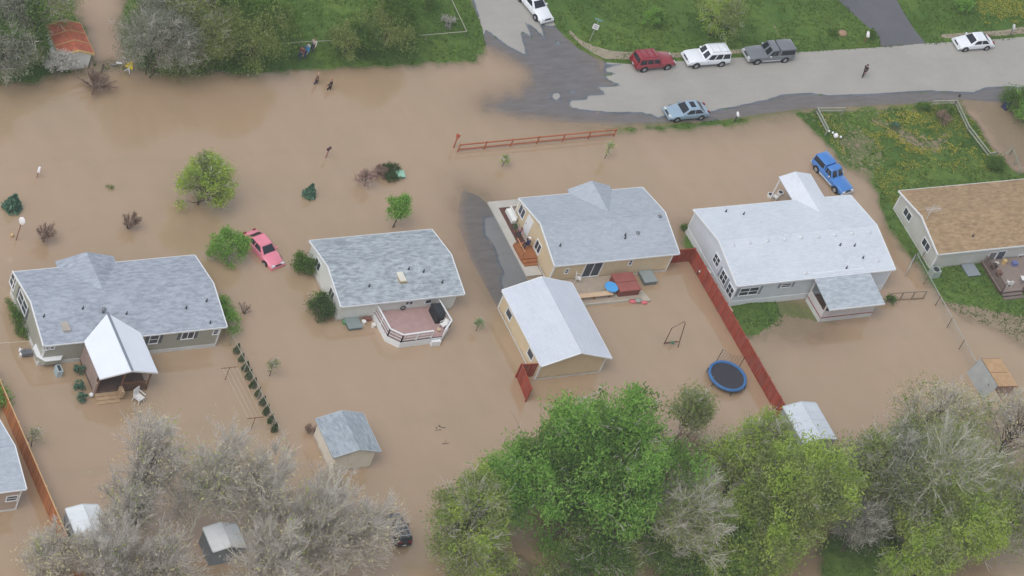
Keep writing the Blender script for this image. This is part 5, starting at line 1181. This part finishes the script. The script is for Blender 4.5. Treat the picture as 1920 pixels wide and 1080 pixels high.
def tree(name, label, px, py, zc, r, leaf='green', n=6000, size=.3, K=60, spread=.16, bark=BARK, trunk_r=None, group=None, twigs=0, twmat=None, twlen=1.0, twr=.018, cat='tree', mix=None, z0=-.5, up=.35, limbs=True, multi=1, lean=0.0, limbr=1.0, base=None, lobes=0, tup=.25):
    """crown centre appears at (px, py) and stands zc metres up; r = (rx, ry, rz)."""
    n = int(n*1.7) if size > .19 else int(n*1.2); size = size*.66 if size > .19 else size*.85; twigs = int(twigs*.8); lmin = .024 if bark is BARKL else .014
    c = P(px, py, zc); bx, by = (c[0], c[1]) if base is None else P(*base)[:2]
    root = thing(name, label, cat, (bx, by, 0), group)
    H = zc+r[2]; tr = trunk_r or .018*H+.03
    cl = lobed_points(c, r, K, lobes) if lobes else crown_points(c, r, K)
    segs = []; tips = []
    stems = []
    for m in range(multi):
        a = m*2*math.pi/multi+.4; off = .25*(multi > 1)*r[0]*.5
        sx, sy = bx+off*math.cos(a)*.5, by+off*math.sin(a)*.5
        top = np.array([c[0]+off*1.6*math.cos(a), c[1]+off*1.6*math.sin(a), zc+r[2]*.45]); b0 = np.array([sx, sy, z0]); prev = b0
        rr = tr/math.sqrt(multi); st = [b0]
        for k in range(1, 6):
            t_ = k/5; q = b0+(top-b0)*t_+np.array([npr.normal(0, .03*H*.5), npr.normal(0, .03*H*.5), 0])*(0 < t_ < 1); st.append(q)
        for k in range(5): segs.append((st[k], st[k+1], rr*(1-.17*k), rr*(1-.17*(k+1))))
        stems.append((st, rr))
    tm = tube_mesh(segs, 7).build('trunk', bark, root, True)
    if limbs:
        ls = []
        for i in range(K):
            st, rr = stems[i % multi]; q = cl[i]; hgt_ = max(.18, min(.95, (q[2]-r[2]*.55-st[0][2])/(st[-1][2]-st[0][2]+1e-6))); j = min(4, int(hgt_*5)); p = st[j]+(st[j+1]-st[j])*(hgt_*5-j)
            rb = rr*.38*limbr*(1-.5*hgt_); m1 = p+(q-p)*.4+np.array([0, 0, .10])*np.linalg.norm(q-p)+npr.normal(0, .05, 3)*np.linalg.norm(q-p); m2 = p+(q-p)*.75+np.array([0, 0, .07])*np.linalg.norm(q-p)+npr.normal(0, .05, 3)*np.linalg.norm(q-p)
            for a, b, r0, r1 in ((p, m1, rb, rb*.7), (m1, m2, rb*.7, rb*.45), (m2, q, rb*.45, rb*.15)): ls.append((a, b, max(r0, lmin), max(r1, lmin*.6)))
            tips.append((m1, m2, q, rb))
            if bark is BARKL and i % 4 == 0:
                dv = q-np.array([c[0], c[1], c[2]-r[2]*.5]); dv /= np.linalg.norm(dv); LL = np.linalg.norm(q-p)
                for k in range(3):
                    dd = dv+npr.normal(0, .35, 3); dd /= np.linalg.norm(dd); e1 = m2+dd*LL*.2; e2 = e1+(dd+npr.normal(0, .3, 3))*LL*.15
                    ls.append((m2, e1, .04, .028)); ls.append((e1, e2, .028, .012))
            if twigs:
                for k in range(3):
                    d = (q-m1)/(np.linalg.norm(q-m1)+1e-6); dd = d+npr.normal(0, .5, 3); dd /= np.linalg.norm(dd); s_ = m1+(q-m1)*npr.uniform(0, .8); e = s_+dd*np.linalg.norm(q-p)*npr.uniform(.25, .5)
                    ls.append((s_, e, max(rb*.3, lmin*.7), .008)); tips.append((s_, (s_+e)/2, e, rb*.4))
        tube_mesh(ls, 4).build('limbs', bark, tm, True)
    if twigs:
        T = np.array([[a, b, q] for a, b, q, _ in tips]); k = npr.integers(0, len(T), twigs); t_ = npr.uniform(0, 1, twigs)[:, None]
        Pp = T[k, 0]*(1-t_)+T[k, 2]*t_; Pp = np.where(t_ < .5, T[k, 0]*(1-2*t_)+T[k, 1]*2*t_, T[k, 1]*(2-2*t_)+T[k, 2]*(2*t_-1))
        d = (T[k, 2]-T[k, 0]); d /= np.linalg.norm(d, axis=1)[:, None]+1e-9; d = d+npr.normal(0, .55, (twigs, 3)); d[:, 2] += tup; d /= np.linalg.norm(d, axis=1)[:, None]
        L = (twlen*npr.uniform(.3, 1, twigs))[:, None]; a, b = rot_basis(d); th = npr.uniform(0, 6.28, twigs)[:, None]
        quads('twigs', Pp+d*L*.5, d*L*.5, (a*np.cos(th)+b*np.sin(th))*twr*npr.uniform(.5, 1.4, twigs)[:, None], twmat or TWG, root)
    if n:
        kk = npr.integers(0, K, n); sp = spread*max(r)*npr.uniform(.7, 1.3, K)[kk][:, None]
        C = cl[kk]+np.clip(npr.normal(0, 1, (n, 3)), -1.9, 1.9)*sp*np.array([1, 1, .85]); C = C[C[:, 2] > .1+hz(bx, by)*0]; A, B = leaf_quads(C, size, up)
        if mix:
            f_ = fbm(C[:, 0]+C[:, 2]*.5, C[:, 1]-C[:, 2]*.3, .45, 5) > mix[1]
            quads('crown', C[~f_], A[~f_], B[~f_], LM[leaf], root); quads('crown', C[f_], A[f_], B[f_], LM[mix[0]], root)
        else: quads('crown', C, A, B, LM[leaf], root)
    return root
def conifer(name, label, px, py, h, w, leaf='conifer', n=1500, cat='shrub', group=None, base=(0, 0)):
    x, y = gg(px, py); root = thing(name, label, cat, (x, y, 0), group)
    MB().tube([(x, y, -.5), (x, y, h*.95)], [.07, .01], 6).build('trunk', BARK, root)
    t = npr.uniform(0, 1, n)**.8; a = npr.uniform(0, 6.28, n); rr = w*(1-t)*npr.uniform(.55, 1.05, n)*(1+.12*np.sin(a*6+t*20))
    C = np.stack([x+rr*np.cos(a), y+rr*np.sin(a), t*h], 1); A, B = leaf_quads(C, .22*w+.06, .2); quads('foliage', C, A, B, LM[leaf], root)
    return root
def shrub(name, label, px, py, zc, r, leaf, n, size=.14, K=24, spread=.2, cat='shrub', **k):
    return tree(name, label, px, py, zc, r, leaf, n, size, K, spread, trunk_r=.05, cat=cat, **k)
def bare_shrub(label, px, py, h, w, mat=TWB, n=500, group=None, name='bare_shrub', n_st=26):
    x, y = gg(px, py); root = thing(name, label, 'shrub', (x, y, 0), group); segs = []; tp = []
    for i in range(n_st):
        a = rnd.uniform(0, 6.28); e = rnd.uniform(.25, 1.0); p = np.array([x, y, -.2]); q = np.array([x+w*e*math.cos(a), y+w*e*math.sin(a), h*rnd.uniform(.6, 1)]); m_ = (p+q)/2+np.array([0, 0, .1*h])
        segs += [(p, m_, .022, .014), (m_, q, .014, .005)]; tp.append((m_, q))
    tube_mesh(segs, 4).build('stems', BARK if mat is not TWP else BARKL, root)
    T = np.array(tp); k = npr.integers(0, len(T), n); t_ = npr.uniform(0, 1, n)[:, None]; Pp = T[k, 0]*(1-t_)+T[k, 1]*t_
    d = T[k, 1]-T[k, 0]; d /= np.linalg.norm(d, axis=1)[:, None]; d += npr.normal(0, .5, (n, 3)); d /= np.linalg.norm(d, axis=1)[:, None]; L = (npr.uniform(.15, .5, n)*h*.45)[:, None]; a, b = rot_basis(d)
    quads('twigs', Pp+d*L/2, d*L/2, a*.012, mat, root); return root

BW_ = 'bank woodland trees top left'
# top left bank
tree('tree', 'grey green tree at the very left edge of the top bank', 8, 98, 4.0, (2.6, 2.2, 3.2), 'grey', 7000, .22, 60, twigs=3000, mix=('deep', .1))
tree('tree', 'mid green tree in the top left corner', 22, 25, 5.0, (3.2, 2.6, 3), 'deep', 7000, .25, 60, twigs=1500, mix=('grey', .15))
tree('tree', 'olive leafless looking tree with pale leaning stem above the rusty shed', 92, 18, 4.5, (2.6, 2.5, 3), 'olive', 4000, .22, 50, twigs=2600, bark=BARKL)
tree('tree', 'low green tree between rusty shed and left edge', 50, 84, 3.0, (1.8, 1.5, 2.2), 'deep', 6000, .2, 50, twigs=900, mix=('olive', .1))
shrub('flowering_shrub', 'white blossoming shrub in front of the rusty shed', 112, 118, 1.6, (1.6, .8, 1.2), 'white', 2600, .14, 50, .14, twigs=500, twlen=.4)
tree('tree', 'large grey hazy tree beside the yellow sign', 300, 82, 4.2, (4.0, 3.0, 3.3), 'grey', 11000, .2, 90, twigs=7000, twlen=.8, multi=3)
tree('tree', 'grey green tree behind the hazy grey tree, at the top edge', 335, 30, 5.0, (3.6, 3, 3.2), 'grey', 8000, .22, 70, twigs=3000, mix=('olive', .05), multi=2)
tree('tree', 'pale green grey tree between the hazy grey tree and the bushy green one', 388, 75, 3.8, (2.6, 2.2, 3.2), 'grey', 9000, .2, 70, twigs=2500, mix=('olive', .0), multi=2)
tree('tree', 'dark green tree at the top edge behind the pale green grey tree', 405, 12, 5.0, (3, 2.6, 3), 'deep', 8000, .24, 70, mix=('olive', .25))
tree('tree', 'bushy green and olive tree left of the people on the bank', 482, 62, 4.4, (3.9, 2.6, 3.8), 'deep', 15000, .22, 110, mix=('olive', .05), multi=2)
shrub('shrub', 'low dark green bush at the water edge under the bushy tree', 440, 118, 1.0, (2.2, .9, .9), 'deep', 2600, .16)
shrub('flowering_shrub', 'small sparse whitish shrub at the foot of the pale green grey tree', 414, 104, .9, (.9, .7, .8), 'white', 160, .12, 20, .2, twigs=700, twlen=.4)
shrub('shrub', 'low olive green growth along the bank under the hazy grey tree', 330, 128, .8, (3.0, .8, .7), 'olive', 2600, .15, 40)
tree('tree', 'smaller round olive green tree left of the two on the fenced lawn', 656, 76, 2.2, (2.0, 1.8, 2.0), 'olive', 7000, .17, 60, mix=('deep', .0))
tree('tree', 'bigger round olive green tree right of the two on the fenced lawn', 738, 46, 3.3, (2.9, 2.7, 3.0), 'olive', 13000, .2, 90, mix=('deep', -.02), multi=2)
shrub('shrub', 'small grey twiggy shrub by the fence corner on the north lawn', 842, 42, .7, (.7, .7, .8), 'grey', 300, .12, 20, twigs=400, twlen=.5)
shrub('shrub', 'dark shrub behind the bigger round tree at the top edge', 800, 8, .9, (1.3, 1.0, 1.0), 'deep', 900, .16)
shrub('shrub', 'round clipped green bush alone on the lawn by the street corner', 1226, 34, .9, (1.15, 1.0, .95), 'green', 3200, .14, 50, .13, mix=('deep', .1))
tree('tree', 'loose yellow green tree on the lawn above the white four wheel drive', 1348, 32, 2.6, (2.3, 2.2, 2.9), 'olive', 6500, .16, 70, twigs=1500, twlen=.5, mix=('yellow', .1))
shrub('shrub', 'green leafy shrub near the top right corner with yellow flowers around it', 1806, 12, .9, (.9, .8, .9), 'green', 900, .16)
shrub('shrub', 'small upright green shrub next to the brown post mailbox', 1634, 64, .6, (.5, .5, .6), 'deep', 700, .12, 14)
shrub('shrub', 'low rough green clump on the lawn by the dark driveway edge', 1560, 60, .4, (.7, .5, .4), 'deep', 400, .12, 14)
shrub('hedge', 'tall dense green hedge at the right edge behind the navy bin', 1925, 205, 1.1, (2.0, 3.2, 1.3), 'deep', 9000, .16, 110, .1, mix=('green', .1))
shrub('shrub', 'dark trimmed bush behind the white fence rail on the dandelion lawn', 1728, 202, .4, (1.0, .4, .4), 'deep', 1100, .12, 20)
shrub('shrub', 'reddish brown leafed small tree at the lawn fence corner', 1767, 222, .9, (.8, .7, .8), 'brown', 900, .12, 24)
shrub('shrub', 'green bush left of the lantern post behind the reddish one', 1773, 207, .6, (1.2, .6, .5), 'deep', 900, .13)
shrub('shrub', 'blue green small bush in the middle of the dandelion lawn', 1678, 234, .35, (.45, .4, .4), 'conifer', 500, .1, 12)
shrub('shrub', 'green bush by the end of the white fence at the far right', 1868, 308, .6, (1.3, .8, .6), 'deep', 1600, .14)
# shrubs and trees standing in the flood
conifer('conifer', 'small blue green conifer at the left edge of the flood', 22, 391, 1.7, .95, n=1500, cat='conifer')
conifer('conifer', 'small blue green conifer in open water near the dark mailbox', 579, 367, 1.5, .7, n=1100, cat='conifer')
bare_shrub('leafless brown shrub nearest the white yard sign', 82, 452, 1.7, 1.1, n=2600)
bare_shrub('leafless brown shrub between the yard sign and the yellow green tree', 240, 428, 1.6, .9, n=2000)
bare_shrub('dark tangled leafless bush in water below the gravel strip', 177, 166, 1.4, 2.0, n=5000, n_st=46)
bare_shrub('faint leafless shrub right of the grey green house', 457, 588, 1.2, .8, n=260, n_st=14)
shrub('weed', 'tiny olive weed clump barely above the water', 205, 351, .15, (.4, .25, .2), 'olive', 160, .1, 8)
tree('tree', 'yellow green round tree standing in the flood above the grey green house', 385, 345, 2.6, (2.7, 2.4, 2.7), 'yellow', 10500, .17, 90, spread=.13, mix=('olive', .1), twigs=2500, twlen=.6)
tree('tree', 'smaller bright green tree in water left of the pink car', 429, 464, 1.5, (1.8, 1.4, 1.6), 'deep', 4600, .17, 44, mix=('green', .05), spread=.15)
tree('tree', 'narrow green young tree right behind the small white house', 750, 392, 2.4, (1.05, .95, 1.5), 'green', 2600, .18, 34, spread=.16)
shrub('shrub', 'sparse pinkish purple shrub left of the round clipped shrubs', 688, 336, .9, (.9, .7, 1.0), 'purple', 420, .11, 30, twigs=700, twlen=.5, twmat=TWB)
shrub('shrub', 'round clipped brown shrub left of the grey boulder', 715, 322, .35, (.75, .75, .42), 'brown', 1800, .11, 30, .14)
shrub('shrub', 'round clipped dark olive shrub behind the grey boulder', 733, 316, .35, (.95, .55, .4), 'hedge', 1500, .11, 30, .14)
shrub('shrub', 'round clipped dark shrub in front of the grey boulder', 733, 332, .3, (.8, .5, .38), 'hedge', 1300, .11, 30, .14)
for lab, px, py, h in (('spindly yellow green sapling below the split rail fence, left one', 947, 300, .9), ('spindly yellow green sapling below the split rail fence, right one', 1142, 277, 1.4), ('slender green sapling between small white house and garage', 898, 608, .9)):
    shrub('sapling', lab, px, py, h, (.4, .4, h*.6), 'yellow' if h != .9 or px < 950 and px > 920 else 'green', 260, .12, 12, twigs=240, twlen=.4)
shrub('sapling', 'faint spindly green sapling right of the hedge row', 512, 688, 1.2, (.45, .45, 1.1), 'olive', 240, .12, 14, twigs=160, twlen=.5)
shrub('sapling', 'faint spindly sapling beside the orange board fence', 62, 820, 1.2, (.45, .5, 1.2), 'olive', 240, .12, 14, twigs=200, twlen=.5)
shrub('shrub', 'tall leafy shrub at the upper corner of the small white house wall', 572, 494, .9, (.95, 1.0, 1.1), 'deep', 2600, .15, 40)
shrub('shrub', 'dark leafy shrub at the lower corner of the small white house wall', 607, 577, .9, (1.1, 1.2, 1.0), 'deep', 3400, .15, 44, mix=('hedge', .0))
shrub('shrub', 'long bright green shrub against the right end of the grey green house', 424, 590, .8, (.7, 2.3, 1.0), 'green', 2600, .14, 44, .1)
shrub('shrub', 'small dark shrub row against the left wall of the grey green house', 32, 600, .45, (.45, 2.0, .5), 'deep', 1500, .14, 40, .1)
for lab, px, py in (('dark shrub between the porch wall and the air conditioner', 148, 693), ('dark shrub in the middle of the three beside the porch', 149, 722), ('dark conical shrub nearest the porch steps', 155, 746)):
    shrub('shrub', lab, px, py, .4, (.42, .4, .5), 'conifer', 600, .12, 14, group='three dark shrubs by the porch')
shrub('shrub', 'dark low shrub at the back left corner of the white house', 1283, 427, .35, (.4, .4, .4), 'deep', 400, .12, 12)
shrub('shrub', 'dark rough growth beside the low gate fence', 1668, 562, .35, (.7, .4, .35), 'deep', 500, .13, 14)
shrub('shrub', 'dark bare brown bush left of the cream garden shed', 583, 806, .4, (.5, .4, .4), 'brown', 500, .12, 14)
shrub('shrub', 'bright green shrub behind the orange board fence at the left edge', -6, 745, .8, (.9, 1.6, .9), 'green', 1400, .16)
hz0, hz1 = gg(443, 660), gg(514, 808)
hs_lab = ('topmost', 'second', 'third', 'fourth', 'fifth', 'sixth', 'seventh', 'eighth', 'ninth', 'lowest')
h0 = conifer('hedge_shrub', 'topmost small dark conical shrub in the hedge row by the chain link fence', 443, 660, 1.05, .36, 'hedge', 650, 'shrub', 'row of small dark hedge shrubs')
for i in range(1, 10):
    t_ = i/9; copy_thing(h0, (lerp(hz0[0], hz1[0], t_)+rnd.uniform(-.08, .08), lerp(hz0[1], hz1[1], t_), 0), rnd.uniform(0, 6), hs_lab[i]+' small dark conical shrub in the hedge row by the chain link fence', (rnd.uniform(.9, 1.15), rnd.uniform(.9, 1.15), rnd.uniform(.85, 1.1)))

# the big trees along the bottom
tree('tree', 'huge dense bright green tree at bottom centre right of middle', 1122, 890, 8.0, (7.7, 6.2, 9.2), 'green', 52000, .33, 260, spread=.075, twigs=5000, multi=3, lobes=15, mix=('deep', .28), up=.5)
big = bpy.data.objects['tree.%03d' % (max(int(o.name[5:]) for o in bpy.data.objects if o.name.startswith('tree.')))]
Cb = P(1090, 775, 13.0); n_ = 170; Cb = Cb+npr.normal(0, 1, (n_, 3))*np.array([.8, .9, .8]); A_b, B_b = leaf_quads(Cb, .2, .6); quads('blossom', Cb, A_b, B_b, LM['white'], big)
tree('tree', 'yellow topped green tree left of the huge green tree', 942, 930, 5.5, (3.2, 2.8, 3.8), 'yellow', 10000, .28, 60, mix=('green', .05), twigs=1500)
tree('tree', 'dull grey green tree leaning at the bottom left of the huge green tree', 885, 995, 5.5, (5.0, 4.2, 5.0), 'olive', 12000, .25, 110, spread=.10, lobes=8, mix=('yellow', .2), twigs=5000, multi=2)
tree('tree', 'dark green undergrowth tree at the bottom edge below the huge green tree', 1110, 1050, 3.4, (5.2, 3.4, 3.6), 'deep', 12000, .24, 90, lobes=7, spread=.11, twigs=2500, mix=('olive', .1))
tree('tree', 'slender pale green tree rising right of the huge green tree', 1292, 775, 5.5, (1.6, 1.4, 3.0), 'olive', 3400, .22, 50, twigs=1500, twlen=.7)
tree('tree', 'spindly dark leaning bare tree between the slender one and huge one', 1275, 850, 4.0, (1.4, 1.2, 2.5), 'bare', 500, .16, 30, twigs=1200, twlen=.7, twmat=TWB)
tree('tree', 'tall yellow green tree right of the white branched bare tree', 1470, 945, 7.0, (6.2, 5.2, 7.2), 'yellow', 34000, .29, 170, spread=.09, lobes=10, mix=('olive', .0), twigs=4000, multi=2)
tree('tree', 'pale olive tree behind the yellow green one near the grey metal shed', 1400, 850, 6.0, (4.8, 3.8, 4.6), 'olive', 13000, .24, 110, spread=.10, lobes=7, mix=('yellow', .05), twigs=6500, multi=2)
tree('bare_tree', 'bare tree with white branches between huge green and yellow green trees', 1285, 985, 6.0, (4.8, 4.0, 5.0), 'olive', 7000, .2, 100, bark=BARKL, twigs=9000, twmat=TWG, twlen=1.0, trunk_r=.30, limbr=1.5, multi=2)
tree('tree', 'low dark green tree under the white branched bare tree', 1330, 1040, 2.6, (5.5, 3.5, 2.8), 'deep', 14000, .26, 90, mix=('yellow', .25), twigs=1500)
tree('bare_tree', 'bare tree with long white limbs over green foliage at lower right', 1755, 905, 7.0, (6.2, 5.2, 5.4), 'olive', 12000, .2, 120, bark=BARKL, twigs=10000, twmat=TWG, twlen=1.1, trunk_r=.34, limbr=1.6)
tree('tree', 'mid green tree under the long white limbs', 1790, 985, 5.0, (6.6, 5.0, 5.4), 'olive', 20000, .25, 130, spread=.10, lobes=9, mix=('yellow', .1), twigs=5000, multi=2)
tree('tree', 'grey olive tree right of the grey metal shed', 1640, 880, 6.0, (5.6, 4.6, 5.6), 'olive', 15000, .25, 120, spread=.10, lobes=8, mix=('grey', -.02), twigs=9000, multi=2)
tree('tree', 'hazy olive twiggy tree reaching over the flood near the plywood shed', 1740, 800, 6.0, (5.8, 3.8, 4.2), 'olive', 9000, .19, 90, lobes=7, spread=.12, twigs=9000, twmat=TWG, twlen=.9, multi=2, mix=('bare', -.1))
tree('bare_tree', 'leafless grey twiggy tree at the right edge below the plywood shed', 1895, 815, 5.0, (3.6, 3.2, 4.4), 'bare', 3000, .18, 60, twigs=7000, twmat=TWG, twlen=.8)
tree('bare_tree', 'tangled greyish tree in the bottom right corner', 1895, 965, 5.0, (4.6, 4.4, 5.2), 'olive', 8000, .22, 90, twigs=10000, twmat=TWG, twlen=.9, multi=2, mix=('olive', .1))
tree('tree', 'green tree at the bottom edge right of the dark grass clearing', 1730, 1050, 4.0, (4.0, 3.6, 4.2), 'olive', 10000, .24, 90, spread=.11, lobes=6, mix=('yellow', -.0), twigs=3500)
tree('bare_tree', 'grey leafless tree above the dark grass clearing', 1610, 985, 4.0, (2.6, 2.2, 2.6), 'grey', 2500, .2, 60, twigs=4500, twmat=TWG, twlen=.8)
# bottom left bare cottonwoods
for lab, px, py, zc, r_, tw, nl in (
    ('tall leafless grey tree right beside the white metal shed', 272, 885, 7.5, (3.3, 3.0, 7.2), 15000, 1600),
    ('tall leafless grey tree second from the white metal shed', 390, 905, 7.5, (3.4, 3.0, 7.0), 14000, 1700),
    ('leafless tan tree left of the cream garden shed', 490, 930, 7.0, (4.2, 3.6, 6.4), 17000, 1800),
    ('leafless tan grey tree below the cream garden shed', 595, 985, 5.5, (4.4, 3.8, 5.4), 17000, 1900),
    ('slender leafless grey tree just right of the white metal shed', 238, 968, 5.0, (2.4, 2.2, 4.2), 8000, 900),
    ('low leafless tan tree left of the small black vehicle', 672, 1005, 4.5, (3.6, 3.4, 4.8), 13000, 1500),
    ('leafless grey tree at the bottom edge below the white metal shed', 215, 1066, 4.2, (4.2, 3.6, 4.6), 14000, 1300),
    ('grey green twiggy tree at the bottom left below the orange fence', 100, 1045, 3.6, (3.4, 3.0, 4.0), 10000, 2600),
    ('leafless dark grey tree at the bottom edge over the half hidden white shed', 296, 1066, 4.2, (3.6, 3.6, 4.4), 11000, 1500),
    ('leafless pale tree at the bottom edge between hidden shed and tan tree', 520, 1055, 4.5, (4.6, 4.0, 5.0), 15000, 1500)):
    tree('bare_tree', lab, px, py, zc, r_, 'bare', nl, .18, 110, bark=BARKL if 'tan' in lab or 'pale' in lab or 'second' in lab else BARK, twigs=int(tw*1.25), twmat=TWG, twlen=.95, twr=.011, trunk_r=.15, multi=3, mix=('yellow', .38), group='leafless trees at the lower left', up=.2, lobes=7, tup=.8, spread=.10)

# pale haze of the humid air between helicopter and ground
HB = MB().box(-420, 420, -420, 420, -4, 260)
hm_, ht, hb_ = new_mat('haze_air'); ht.nodes.remove(hb_)
pv = ht.nodes.new('ShaderNodeVolumePrincipled'); pv.inputs['Color'].default_value = (.86, .9, .95, 1); pv.inputs['Density'].default_value = .00016
ht.links.new(pv.outputs[0], ht.nodes['Material Output'].inputs['Volume'])
tag(HB.build('haze', hm_), kind='stuff')
